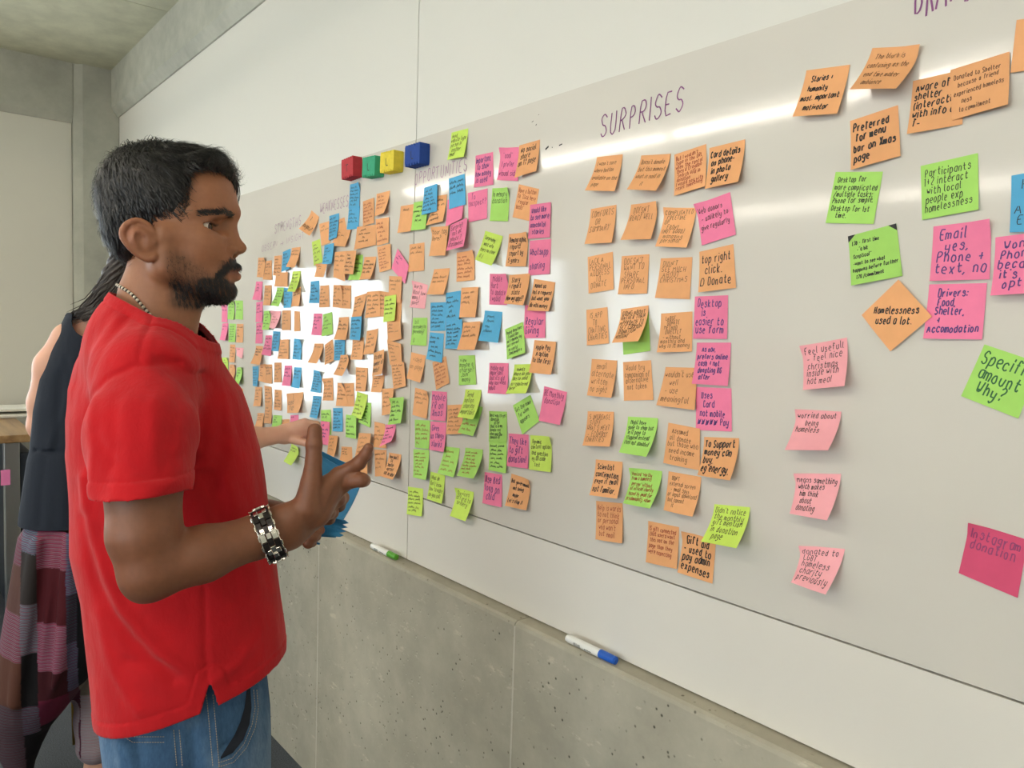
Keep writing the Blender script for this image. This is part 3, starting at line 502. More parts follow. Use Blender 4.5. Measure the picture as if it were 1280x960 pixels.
('o.', 'f', '~3', 'weaknesses', 'orange sticky note, ninth from left in the fifth row under the WEAKNESSES heading', [-19278, -53, 16483, -18586, -53, 16444, -18643, -49, 15717, -19298, -49, 15779]),
('b', 'k', '~5', 'weaknesses', 'blue sticky note, first from left in the fifth row under the WEAKNESSES heading', [-24510, -6, 16488, -23857, -6, 16501, -23812, -20, 15763, -24509, -65, 15767]),
('o', 'f', '~5', 'weaknesses', 'orange sticky note, second from left in the fifth row under the WEAKNESSES heading', [-23778, -6, 16326, -23145, -6, 16335, -23079, -20, 15628, -23780, -40, 15615]),
('o.', 'f', '~5', 'weaknesses', 'orange sticky note, fourth from left in the fifth row under the WEAKNESSES heading', [-22378, -6, 16308, -21633, -6, 16280, -21627, -20, 15566, -22360, -20, 15594]),
('o', 'f', '~5', 'weaknesses', 'orange sticky note, third from left in the fifth row under the WEAKNESSES heading', [-22811, -14, 16326, -22160, -14, 16302, -22167, -25, 15593, -22835, -25, 15627]),
('o.', 'f', '~4', 'weaknesses', 'orange sticky note, seventh from left in the fifth row under the WEAKNESSES heading', [-19894, -6, 16082, -19325, -6, 16022, -19409, -88, 15324, -19812, -20, 15339]),
('o.', 'k', '~4', 'weaknesses', 'orange sticky note, fifth from left in the fifth row under the WEAKNESSES heading', [-21395, -6, 15925, -20632, -6, 16032, -20802, -100, 15332, -21399, -100, 15283]),
('o', 'k', '~5', 'weaknesses', 'orange sticky note, sixth from left in the fifth row under the WEAKNESSES heading', [-20605, -22, 16066, -19866, -22, 16080, -19764, -31, 15339, -20610, -70, 15289]),
('m.', 'k', '~4', 'weaknesses', 'lime sticky note, eighth from left in the fifth row under the WEAKNESSES heading', [-19500, -64, 15908, -18852, -64, 15954, -18847, -108, 15229, -19497, -92, 15173]),
('o.', 'f', '~3', 'weaknesses', 'orange sticky note, fifth from left in the sixth row under the WEAKNESSES heading', [-19264, -104, 15197, -18531, -104, 15177, -18501, -79, 14723, -19229, -79, 14618]),
('o.', 'f', '~5', 'weaknesses', 'orange sticky note, seventh from left in the seventh row under the WEAKNESSES heading', [-19270, -89, 14688, -18505, -89, 14585, -18463, -71, 14088, -19107, -71, 13971]),
('o', 'f', '~7', 'weaknesses', 'orange sticky note, fourth from left in the eighth row under the WEAKNESSES heading', [-19032, -85, 14074, -18335, -85, 14095, -18232, -68, 13439, -18893, -68, 13291]),
('p', 'M', '~4', 'weaknesses', 'pink sticky note, first from left in the sixth row under the WEAKNESSES heading', [-24239, -6, 15419, -23609, -6, 15420, -23609, -20, 14700, -24251, -90, 14707]),
('g', 'k', '~4', 'weaknesses', 'green sticky note, second from left in the sixth row under the WEAKNESSES heading', [-23549, -6, 15387, -22890, -6, 15475, -22808, -25, 14767, -23466, -88, 14670]),
('o', 'k', '~3', 'weaknesses', 'orange sticky note, third from left in the sixth row under the WEAKNESSES heading', [-22412, -6, 15296, -21743, -6, 15321, -21728, -120, 14604, -22398, -191, 14600]),
('o', 'f', '~1', 'weaknesses', 'orange sticky note, first from left in the seventh row under the WEAKNESSES heading', [-24171, -6, 14420, -23483, -6, 14442, -23475, -246, 13789, -24164, -242, 13786]),
('o.', 'f', '~6', 'weaknesses', 'orange sticky note, second from left in the seventh row under the WEAKNESSES heading', [-23408, -6, 14396, -22841, -6, 14607, -22607, -42, 13944, -23193, -100, 13748]),
('b.', 'k', '~6', 'weaknesses', 'blue sticky note, third from left in the seventh row under the WEAKNESSES heading', [-22657, -27, 14573, -21943, -27, 14615, -21931, -56, 13971, -22647, -46, 13936]),
('o.', 'f', '~5', 'weaknesses', 'orange sticky note, fourth from left in the seventh row under the WEAKNESSES heading', [-21491, -6, 14612, -20769, -6, 14723, -20694, -100, 14042, -21420, -100, 14017]),
('b', 'k', '~5', 'weaknesses', 'blue sticky note, fourth from left in the sixth row under the WEAKNESSES heading', [-21412, -104, 15313, -20746, -104, 15338, -20802, -120, 14624, -21472, -111, 14627]),
('o.', 'k', '~4', 'weaknesses', 'orange sticky note, fifth from left in the seventh row under the WEAKNESSES heading', [-20604, -6, 14905, -19928, -6, 14991, -20009, -100, 14259, -20638, -100, 14194]),
('o', 'k', '~4', 'weaknesses', 'orange sticky note, first from left in the eighth row under the WEAKNESSES heading', [-22183, -50, 14122, -21553, -50, 14164, -21552, -309, 13505, -22187, -288, 13511]),
('o', 'f', '~5', 'weaknesses', 'orange sticky note, second from left in the eighth row under the WEAKNESSES heading', [-21250, -6, 13790, -20503, -6, 13807, -20497, -88, 13107, -21217, -20, 13057]),
('o.', 'f', '~4', 'weaknesses', 'orange sticky note, third from left in the eighth row under the WEAKNESSES heading', [-20212, -6, 13587, -19515, -6, 13661, -19532, -100, 13156, -20173, -74, 13118]),
('o', 'K', "It's also/number of/Parks?", 'weaknesses', "orange sticky note reading It's also number of Parks?", [-20004, -103, 14274, -19393, -103, 14407, -19312, -221, 13690, -19937, -176, 13607]),
('b', 'k', '~7', 'weaknesses', 'blue sticky note, first from left in the ninth row under the WEAKNESSES heading', [-24183, -6, 13540, -23549, -6, 13505, -23601, -31, 12809, -24237, -96, 12809]),
('o', 'f', '~5', 'weaknesses', 'orange sticky note, second from left in the ninth row under the WEAKNESSES heading', [-23410, -6, 13300, -22765, -6, 13369, -22699, -20, 12640, -23347, -79, 12585]),
('o.', 'f', '~3', 'weaknesses', 'orange sticky note, fourth from left in the ninth row under the WEAKNESSES heading', [-22004, -6, 13237, -21348, -6, 13305, -21284, -20, 12581, -21654, -20, 12546]),
('o', 'f', '~4', 'weaknesses', 'orange sticky note, third from left in the ninth row under the WEAKNESSES heading', [-22431, -14, 13228, -21989, -14, 13253, -21643, -26, 12547, -22406, -73, 12499]),
('g.', 'k', '~6', 'weaknesses', 'green sticky note, fifth from left in the tenth row under the WEAKNESSES heading', [-20884, -6, 12755, -20260, -6, 12782, -20239, -42, 12050, -20876, -100, 12152]),
('m', 'k', '~5', 'weaknesses', 'lime sticky note, fifth from left in the ninth row under the WEAKNESSES heading', [-21147, -6, 13053, -20479, -6, 13002, -20546, -179, 12277, -21217, -158, 12302]),
('g', 'k', '~5', 'weaknesses', 'green sticky note, fourth from left in the tenth row under the WEAKNESSES heading', [-21530, -165, 12316, -20855, -165, 12340, -20942, -116, 11627, -21621, -116, 11603]),
('o.', 'f', '~4', 'weaknesses', 'orange sticky note, sixth from left in the ninth row under the WEAKNESSES heading', [-19509, -83, 13258, -18853, -83, 13337, -18924, -147, 12597, -19480, -89, 12494]),
('g', 'k', '~5', 'weaknesses', 'green sticky note, seventh from left in the ninth row under the WEAKNESSES heading', [-18931, -105, 13049, -18274, -105, 13133, -18255, -205, 12414, -18909, -220, 12296]),
('o', 'f', '~4', 'weaknesses', 'orange sticky note, sixth from left in the tenth row under the WEAKNESSES heading', [-20043, -6, 12254, -19433, -6, 12249, -19297, -20, 11555, -20049, -20, 11497]),
('p', 'k', '~5', 'weaknesses', 'pink sticky note, seventh from left in the tenth row under the WEAKNESSES heading', [-19404, -6, 12238, -18822, -6, 12303, -18779, -182, 11837, -19343, -239, 11608]),
('b.', 'k', '~6', 'weaknesses', 'blue sticky note, first from left in the tenth row under the WEAKNESSES heading', [-24218, -6, 12664, -23576, -6, 12701, -23706, -100, 11946, -24265, -100, 11947]),
('b', 'k', '~6', 'weaknesses', 'blue sticky note, third from left in the tenth row under the WEAKNESSES heading', [-22734, -6, 12395, -22065, -6, 12459, -22006, -31, 11717, -22674, -41, 11653]),
('g.', 'k', '~3', 'weaknesses', 'green sticky note, second from left in the tenth row under the WEAKNESSES heading', [-23599, -6, 12245, -22888, -6, 12331, -22801, -29, 11514, -23524, -49, 11525]),
('p.', 'P', '~4', 'weaknesses', 'pink sticky note, second from left in the eleventh row under the WEAKNESSES heading', [-23524, -44, 11890, -22870, -44, 11929, -22866, -79, 11177, -23520, -62, 11121]),
('o', 'f', '~4', 'weaknesses', 'orange sticky note, third from left in the eleventh row under the WEAKNESSES heading', [-22884, -65, 11490, -22261, -65, 11557, -22247, -188, 10898, -22873, -140, 10845]),
('o', 'f', '~3', 'weaknesses', 'orange sticky note, fourth from left in the eleventh row under the WEAKNESSES heading', [-22106, -6, 11232, -21408, -6, 11311, -21331, -20, 10794, -22070, -86, 10813]),
('o.', 'f', '~4', 'weaknesses', 'orange sticky note, fifth from left in the eleventh row under the WEAKNESSES heading', [-20726, -141, 11844, -19996, -141, 11912, -20076, -181, 11178, -20934, -181, 10960]),
('o', 'f', '~3', 'weaknesses', 'orange sticky note, second from left in the twelfth row under the WEAKNESSES heading', [-20671, -189, 11061, -20093, -189, 11191, -20124, -161, 10677, -20720, -187, 10612]),
('o', 'f', '~4', 'weaknesses', 'orange sticky note, sixth from left in the eleventh row under the WEAKNESSES heading', [-20024, -6, 11425, -19319, -6, 11514, -19237, -119, 10775, -19928, -20, 10636]),
('o', 'K', "How don't/fit/smaller/worries/not so dear", 'weaknesses', "orange sticky note reading How don't fit smaller worries not so dear", [-19176, -6, 11455, -18504, -6, 11494, -18474, -290, 10811, -19148, -252, 10788]),
('m', 'k', '~2', 'weaknesses', 'lime sticky note, first from left in the twelfth row under the WEAKNESSES heading', [-25913, -6, 10814, -25182, -6, 10764, -25236, -310, 10168, -25968, -271, 10212]),
('g', 'k', '~0', 'weaknesses', 'green sticky note, first from left in the eleventh row under the WEAKNESSES heading', [-25211, -6, 11215, -24568, -6, 11294, -24546, -48, 11008, -25191, -48, 10947]),
('o', 'f', '~5', 'strengths', 'orange sticky note, first from left in the first row under the STRENGTHS heading', [-29158, -6, 17524, -28392, -6, 17494, -28437, -97, 16748, -29201, -37, 16797]),
('o', 'f', '~4', 'strengths', 'orange sticky note, second from left in the first row under the STRENGTHS heading', [-28389, -6, 17364, -27840, -6, 17366, -27770, -20, 16639, -28402, -128, 16671]),
('o.', 'f', '~5', 'strengths', 'orange sticky note, third from left in the first row under the STRENGTHS heading', [-27612, -6, 17507, -26934, -6, 17498, -26953, -20, 16774, -27636, -46, 16797]),
('b', 'k', '~4', 'strengths', 'blue sticky note, fourth from left in the first row under the STRENGTHS heading', [-26848, -6, 17607, -26183, -6, 17689, -26107, -67, 16967, -26774, -89, 16894]),
('o', 'f', '~2', 'strengths', 'orange sticky note, fifth from left in the first row under the STRENGTHS heading', [-26056, -6, 17699, -25353, -6, 17695, -25370, -206, 16976, -26074, -221, 17030]),
('o', 'f', '~1', 'strengths', 'orange sticky note, third from left in the second row under the STRENGTHS heading', [-27356, -41, 16878, -26311, -41, 16873, -26322, -41, 16354, -27406, -79, 16389]),
('p', 'k', '~3', 'strengths', 'pink sticky note, first from left in the second row under the STRENGTHS heading', [-29360, -6, 16633, -28692, -6, 16613, -28729, -51, 15898, -29396, -142, 15939]),
('o', 'f', '~4', 'strengths', 'orange sticky note, second from left in the second row under the STRENGTHS heading', [-28494, -6, 16458, -27818, -6, 16451, -27841, -58, 15704, -28516, -56, 15720]),
('g', 'k', '~5', 'strengths', 'green sticky note, second from left in the third row under the STRENGTHS heading', [-27337, -6, 16356, -26710, -6, 16340, -26740, -190, 15656, -27367, -231, 15705]),
('b.', 'k', '~5', 'strengths', 'blue sticky note, third from left in the third row under the STRENGTHS heading', [-26710, -6, 16340, -25976, -6, 16271, -26051, -39, 15624, -26702, -20, 15610]),
('o.', 'k', '~2', 'strengths', 'orange sticky note, fourth from left in the third row under the STRENGTHS heading', [-25931, -6, 16200, -25274, -6, 16340, -25223, -100, 15669, -25869, -100, 15656]),
('m', 'k', '~5', 'strengths', 'lime sticky note, fourth from left in the second row under the STRENGTHS heading', [-25992, -6, 16880, -25306, -6, 16876, -25323, -206, 16149, -26009, -192, 16174]),
('p', 'M', '~3', 'strengths', 'pink sticky note, first from left in the third row under the STRENGTHS heading', [-29323, -6, 15831, -28666, -6, 15873, -28630, -36, 15090, -29289, -40, 15076]),
('p', 'M', '~3', 'strengths', 'pink sticky note, first from left in the fourth row under the STRENGTHS heading', [-29306, -6, 15038, -28648, -6, 15072, -28622, -21, 14280, -29281, -44, 14258]),
('g', 'k', '~5', 'strengths', 'green sticky note, second from left in the fourth row under the STRENGTHS heading', [-28540, -6, 15505, -27852, -6, 15523, -27848, -103, 14801, -28537, -86, 14808]),
('l', 'r', '~4', 'strengths', 'pale pink sticky note, third from left in the fourth row under the STRENGTHS heading', [-27777, -6, 15512, -26954, -6, 15504, -26985, -229, 14857, -27788, -109, 14876]),
('o', 'f', '~4', 'strengths', 'orange sticky note, fourth from left in the fourth row under the STRENGTHS heading', [-26866, -6, 15522, -26100, -6, 15538, -26074, -20, 14828, -26832, -20, 14814]),
('o', 'f', '~0', 'strengths', 'orange sticky note, fifth from left in the fourth row under the STRENGTHS heading', [-25803, -6, 15503, -25348, -6, 15485, -25281, -20, 14815, -25777, -20, 14788]),
('o', 'K', '~3', 'strengths', 'orange sticky note, first from left in the fifth row under the STRENGTHS heading', [-29308, -6, 14170, -28608, -6, 14186, -28607, -135, 13467, -29307, -227, 13488]),
('b.', 'k', '~5', 'strengths', 'blue sticky note, third from left in the fifth row under the STRENGTHS heading', [-27666, -6, 14763, -27007, -6, 14765, -27019, -68, 14040, -27679, -58, 14040]),
('p', 'k', '~4', 'strengths', 'pink sticky note, second from left in the fifth row under the STRENGTHS heading', [-28374, -6, 14588, -27756, -6, 14614, -27720, -51, 13839, -28378, -171, 13873]),
('o', 'f', '~5', 'strengths', 'orange sticky note, fourth from left in the fifth row under the STRENGTHS heading', [-26959, -30, 14466, -26187, -30, 14508, -26183, -35, 13801, -26958, -129, 13779]),
('b', 'k', '~5', 'strengths', 'blue sticky note, fifth from left in the fifth row under the STRENGTHS heading', [-25802, -6, 14544, -25126, -6, 14527, -25156, -45, 13822, -25833, -50, 13824]),
('p', 'M', '~2', 'edge', 'pink sticky note, first from left in the first row in the farthest cluster', [-33132, -6, 15824, -32528, -6, 15798, -32417, -20, 15031, -33141, -20, 15045]),
('g', 'k', '~4', 'edge', 'green sticky note, second from left in the first row in the farthest cluster', [-32353, -6, 15920, -31600, -6, 15912, -31625, -53, 15148, -32378, -34, 15168]),
('g', 'k', '~3', 'edge', 'green sticky note, third from left in the first row in the farthest cluster', [-31431, -6, 15931, -30711, -6, 15923, -30680, -20, 15157, -31456, -53, 15182]),
('p', 'M', '~2', 'edge', 'pink sticky note, first from left in the second row in the farthest cluster', [-33095, -6, 14982, -32373, -6, 15011, -32361, -138, 14284, -33085, -119, 14293]),
('g', 'k', '~6', 'edge', 'green sticky note, second from left in the second row in the farthest cluster', [-32255, -6, 14992, -31470, -6, 14989, -31490, -35, 14242, -32275, -24, 14226]),
('o', 'k', '~4', 'edge', 'orange sticky note, third from left in the second row in the farthest cluster', [-31380, -6, 14982, -30639, -6, 14999, -30638, -29, 14248, -31379, -26, 14233]),
('o', 'f', '~4', 'edge', 'orange sticky note, first from left in the third row in the farthest cluster', [-32147, -6, 14127, -31512, -6, 14148, -31505, -45, 13415, -32141, -45, 13403]),
('l', 'r', '~1', 'edge', 'pale pink sticky note, second from left in the third row in the farthest cluster', [-31397, -6, 14030, -30620, -6, 14037, -30633, -59, 13618, -31352, -20, 13707]),
('m', 'k', '~3', 'edge', 'lime sticky note, first from left in the fourth row in the farthest cluster', [-33074, -6, 13547, -32315, -6, 13582, -32300, -49, 12875, -33062, -36, 12891]),
('o', 'f', '~1', 'edge', 'orange sticky note, second from left in the fourth row in the farthest cluster', [-32192, -6, 13297, -31464, -6, 13335, -31446, -122, 12664, -32178, -111, 12696]),
('g', 'k', '~3', 'edge', 'green sticky note, third from left in the fourth row in the farthest cluster', [-31326, -6, 13220, -30661, -6, 13277, -30617, -197, 12583, -31286, -158, 12554]),
('o', 'f', '~4', 'edge', 'orange sticky note, first from left in the fifth row in the farthest cluster', [-31367, -6, 12341, -30644, -6, 12417, -30571, -20, 11701, -31316, -20, 11691]),
('b', 'k', '~6', 'strengths', 'blue sticky note, first from left in the seventh row under the STRENGTHS heading', [-29650, -6, 13352, -29038, -6, 13397, -28997, -66, 12633, -29567, -20, 12597]),
('o', 'f', '~3', 'strengths', 'orange sticky note, second from left in the sixth row under the STRENGTHS heading', [-28301, -6, 13501, -27711, -6, 13540, -27679, -27, 12819, -28269, -20, 12807]),
('o', 'f', '~4', 'strengths', 'orange sticky note, first from left in the sixth row under the STRENGTHS heading', [-28889, -6, 13470, -28320, -6, 13519, -28269, -20, 12807, -28853, -85, 12862]),
('o', 'f', '~5', 'strengths', 'orange sticky note, third from left in the sixth row under the STRENGTHS heading', [-27517, -6, 13609, -26863, -6, 13657, -26824, -26, 12928, -27479, -37, 12889]),
('p', 'M', '~3', 'strengths', 'pink sticky note, fourth from left in the sixth row under the STRENGTHS heading', [-26593, -6, 13548, -25945, -6, 13597, -25904, -89, 12863, -26554, -127, 12841]),
('b', 'k', '~3', 'strengths', 'blue sticky note, fifth from left in the sixth row under the STRENGTHS heading', [-25775, -6, 13539, -25155, -6, 13563, -25140, -87, 12841, -25762, -114, 12846]),
('o', 'f', '~4', 'strengths', 'orange sticky note, first from left in the eighth row under the STRENGTHS heading', [-29355, -6, 12574, -28672, -6, 12633, -28624, -77, 11899, -29307, -105, 11835]),
('o.', 'f', '~4', 'strengths', 'orange sticky note, second from left in the eighth row under the STRENGTHS heading', [-28363, -6, 11985, -27693, -6, 12021, -27671, -47, 11332, -28341, -55, 11287]),
('o', 'f', '~5', 'strengths', 'orange sticky note, second from left in the seventh row under the STRENGTHS heading', [-28448, -6, 12699, -27738, -6, 12696, -27659, -20, 12033, -28347, -20, 11968]),
('o', 'f', '~5', 'strengths', 'orange sticky note, third from left in the eighth row under the STRENGTHS heading', [-27474, -6, 12623, -26810, -6, 12656, -26787, -30, 11904, -27452, -38, 11886]),
('o', 'K', '7/used/flat', 'strengths', 'orange sticky note under the STRENGTHS heading reading 7 used flat', [-26392, -6, 12564, -24969, -6, 12731, -24997, -184, 12012, -26178, -64, 11887]),
('o', 'f', '~3', 'strengths', 'orange sticky note, first from left in the ninth row under the STRENGTHS heading', [-29100, -6, 11588, -28453, -6, 11653, -28415, -94, 11129, -29062, -134, 11056]),
('g', 'k', '~3', 'strengths', 'green sticky note, second from left in the ninth row under the STRENGTHS heading', [-27572, -6, 11668, -26769, -6, 11733, -26744, -86, 11249, -27546, -96, 11155]),
('p', 'M', '~1', 'strengths', 'pink sticky note, fourth from left in the eighth row under the STRENGTHS heading', [-26026, -6, 11821, -25354, -6, 11905, -25311, -20, 11483, -25988, -55, 11407]),
('o', 'f', '~1', 'strengths', 'orange sticky note, third from left in the ninth row under the STRENGTHS heading', [-26720, -6, 11593, -26108, -6, 11677, -26074, -35, 11324, -26688, -72, 11254])]
# ------------------------------------------------------------------ sticky notes
NV, NU = 9, 6
for idx, (c, ink, txt, cl, lab, q) in enumerate(NOTES):
    R = random.Random(1000 + idx)
    P = np.array(q, float).reshape(4, 3) / 10000    # top-left, top-right, bottom-right, bottom-left
    TL, TR, BR, BL = P
    under = c.endswith('.'); c = c.strip('.'); kind = c[0]     # under: another note lies over this one
    curl_l = (R.uniform(0, 1) < .10 or kind == 'l') and not under
    curl_r = (not curl_l) and R.uniform(0, 1) < .16 and not under
    pw = 1.7; wav = 0 if under else R.uniform(0, .0018)
    def surf(u, v):
        xz = (TL * (1-u) + TR * u) * (1-v) + (BL * (1-u) + BR * u) * v
        lt = -(TL[1] * (1-u) + TR[1] * u); lb = -(BL[1] * (1-u) + BR[1] * u)
        y = lt + (lb - lt) * v ** pw + wav * math.sin(math.pi * u) * v
        if curl_l: y += .008 * math.exp(-((u) ** 2 + (v * 1.3) ** 2) / .05)
        if curl_r: y += .008 * math.exp(-((1 - u) ** 2 + (v * 1.3) ** 2) / .06)
        return np.array([xz[0], -max(y, .0004), xz[2]])
    org = surf(.5, 0)
    V = [surf(i / NU, j / NV) - org for j in range(NV + 1) for i in range(NU + 1)]
    F = [(j*(NU+1)+i, (j+1)*(NU+1)+i, (j+1)*(NU+1)+i+1, j*(NU+1)+i+1) for j in range(NV) for i in range(NU)]
    o = mesh_obj('sticky_note', V, F, M_paper[kind], None, True)
    o.location = org
    tag(o, lab, 'sticky note', {'right': 'sticky notes at the right of the board', 'surprises': 'sticky notes under the SURPRISES heading', 'opportunities': 'sticky notes under the OPPORTUNITIES heading',
        'weaknesses': 'sticky notes under the WEAKNESSES heading', 'strengths': 'sticky notes under the STRENGTHS heading', 'edge': 'sticky notes in the farthest cluster'}[cl])
    w = np.linalg.norm(TR - TL); h = np.linalg.norm(BL - TL)
    if txt.startswith('~'):
        n = int(txt[1:]);
        if n == 0: continue
        lines = [scrawl(R.randint(1, 2) if n < 6 else 2, R) for _ in range(n)]
        if n < 5: lines += [None] * (5 - n)
    else:
        lines = [text_strokes(t, R) if t else None for t in txt.replace('\\/', '\x01').split('/')]
        lines = [text_strokes(t.replace('\x01', '/'), R) if t else None for t in txt.replace('\\/', '\x01').split('/')]
    if c == 'oD':
        laid = place_lines([None, lines[0], lines[1], None], w * 1.0, h, R, fill=.8, top=.12)
        cs, sn = math.cos(math.radians(44)), math.sin(math.radians(44))
        laid = [[((p[0]-w/2)*cs - (p[1]+h/2)*sn + w/2, (p[0]-w/2)*sn + (p[1]+h/2)*cs - h/2) for p in st] for st in laid]
    else:
        laid = place_lines(lines, w, h, R, cap=1.5 if ink in ('K', 'KK', 'P', 'M', 'G') else 1.05)
    G = np.array(V).reshape(NV + 1, NU + 1, 3)
    def mp(x, y):
        u = min(max(x / w, .01), .99) * NU; v = min(max(-y / h, .01), .99) * NV
        i, j = int(u), int(v); a, b = u - i, v - j
        p00, p10, p01, p11 = G[j, i], G[j, i+1], G[j+1, i], G[j+1, i+1]
        p = (p00 * (1-a) + p10 * a) * (1-b) + (p01 * (1-a) + p11 * a) * b
        n = np.cross((p01 - p00) * (1-a) + (p11 - p10) * a, (p10 - p00) * (1-b) + (p11 - p01) * b); n /= np.linalg.norm(n)
        if n[1] > 0: n = -n
        return p + n * .0004
    Vt, Ft = ribbons(laid, INK[ink][1], mp)
    if Ft: mesh_obj('handwriting', Vt, Ft, M_ink[ink], o)
    if c == 'gc':
        for tri in ([(0, 0), (.16, 0), (0, .13)], [(1, 0), (.84, 0), (1, .13)]):
            Vc = [surf(a, b) - org + np.array([0, -.0006, 0]) for a, b in tri]; mesh_obj('black_corner', Vc, [(0, 1, 2)], M_ink['K'], o)

# ------------------------------------------------------------------ marker headings on the board
def heading(text, p0, p1, capw, mat, name, lab, width, y=-.0006, jit=.3, ital=.1):
    R = random.Random(len(text) * 7)
    A = at_y(*p0, 0); B = at_y(*p1, 0)
    st, lw = text_strokes(text, R, jit)
    e = (B - A) / lw; up = np.array([0, 0, capw / 6])
    V, F = [], []
    s = np.linalg.norm(e)
    L = [[((p[0] + ital * p[1]) * s, p[1] * capw / 6) for p in q] for q in st]
    d = (B - A) / np.linalg.norm(B - A)
    V, F = ribbons(L, width, lambda x, z: np.array([d[0] * x, y, z + d[2] * x]))
    o = mesh_obj(name, V, F, mat); o.location = (A[0], 0, A[2])
    tag(o, lab, 'writing'); return o
heading('SURPRISES', (749, 172), (853, 138), .043, M_marker, 'marker_heading', 'magenta marker heading SURPRISES written on the whiteboard', .0026)
heading('OPPORTUNITIES', (518, 231), (583, 214), .03, M_marker2, 'marker_heading', 'faded magenta marker heading OPPORTUNITIES on the whiteboard', .0023)
heading('WEAKNESSES', (400, 267), (435, 258), .032, M_marker2, 'marker_heading', 'faded magenta marker heading WEAKNESSES on the whiteboard', .0023)
heading('STRENGTHS', (343, 292), (376, 281), .032, M_marker2, 'marker_heading', 'faded magenta marker heading STRENGTHS on the whiteboard', .0023)
heading('OBSERV > INSIGHT', (327, 315), (380, 298), .022, M_marker2, 'marker_heading', 'small faded marker line OBSERV arrow INSIGHT under STRENGTHS heading', .0016)
heading('BRAND', (1140, 22), (1215, -4), .06, M_marker, 'marker_heading', 'magenta marker heading cut off at the top right corner', .0028)
V, F = [], []
for (a, b, wd) in (((682, 187), (686, 183), .004), ((699, 182), (703, 180), .0025), ((665, 153), (667, 151), .0015), ((670, 157), (671, 155), .002), ((673, 144), (674, 143), .0012), ((690, 184), (691, 184.5), .002)):
    A = at_y(*a, 0); B = at_y(*b, 0); v, f = ribbons([[(A[0], A[2]), (B[0], B[2])]], wd, lambda x, z: (x, -.0006, z)); k = len(V); V += v; F += [tuple(i + k for i in q) for q in f]
tag(mesh_obj('ink_specks', V, F, M_ink['K']), 'black marker specks on the board above the opportunities notes', 'marks', kind='stuff')

# ------------------------------------------------------------------ felt board erasers
ER = [('red', 'b8323a', (424.5, 202), (443, 192), (443.5, 219), (425, 224), 'T'), ('green', '3aa57c', (450, 198), (470, 193.5), (471.5, 218), (451, 221.5), 'L'),
      ('yellow', 'e5cf3f', (472.5, 192), (494, 186), (495, 212), (473, 215.5), 'L'), ('blue', '1d4596', (503.5, 184), (526, 176), (527, 203), (504.5, 208), 'L')]
for nm, colr, tl, tr, br, bl, ch in ER:
    y = -.032
    P = [at_y(*p, y) for p in (tl, tr, br, bl)]
    cx_ = sum(p[0] for p in P) / 4; w = (P[1][0] + P[2][0] - P[0][0] - P[3][0]) / 2
    zt = (P[0][2] + P[1][2]) / 2; zb_ = (P[2][2] + P[3][2]) / 2; h = zt - zb_; tilt = ((P[1][2]-P[0][2]) + (P[2][2] - P[3][2])) / 2 / w
    w = min(w, .075)
    o = empty('board_eraser', (cx_, 0, (zt+zb_)/2), '%s ribbed foam board eraser on the whiteboard top edge' % nm, 'eraser', 'coloured board erasers in a row')
    o.rotation_euler = (0, -math.atan(tilt), 0)
    n = 6; poly = []
    for k in range(n):   # scalloped foam ribs along top and bottom
        a = -w/2 + w*k/n
        poly += [(a + w/n*.06, h/2 - .0055), (a + w/n*.22, h/2), (a + w/n*.78, h/2), (a + w/n*.94, h/2 - .0055)]
    poly2 = [(x, -z - (.0015)) for x, z in poly[::-1]]
    for k, pz in enumerate(poly2):
        if k % 4 in (0, 3): poly2[k] = (pz[0], pz[1] + .0015)
    m = Mat(nm + '_foam', colr, .8).vary(60, .1); m.bump(m.noise(200, 2), .3, .001)
    body = prism('foam_block', poly + poly2, 'y', -.0005, y, m.m, o)
    mb = body.modifiers.new('bevel', 'BEVEL'); mb.width = .0007; mb.segments = 2
    st, lw = text_strokes(ch, random.Random(3), .1)
    v, f = ribbons([[(-.008 + p[0] * .004, -.012 + p[1] * .0035) for p in q] for q in st], .0022, lambda x, z: (x, y - .0006, z))
    mesh_obj('printed_letter', v, f, M_ink['K'], o)

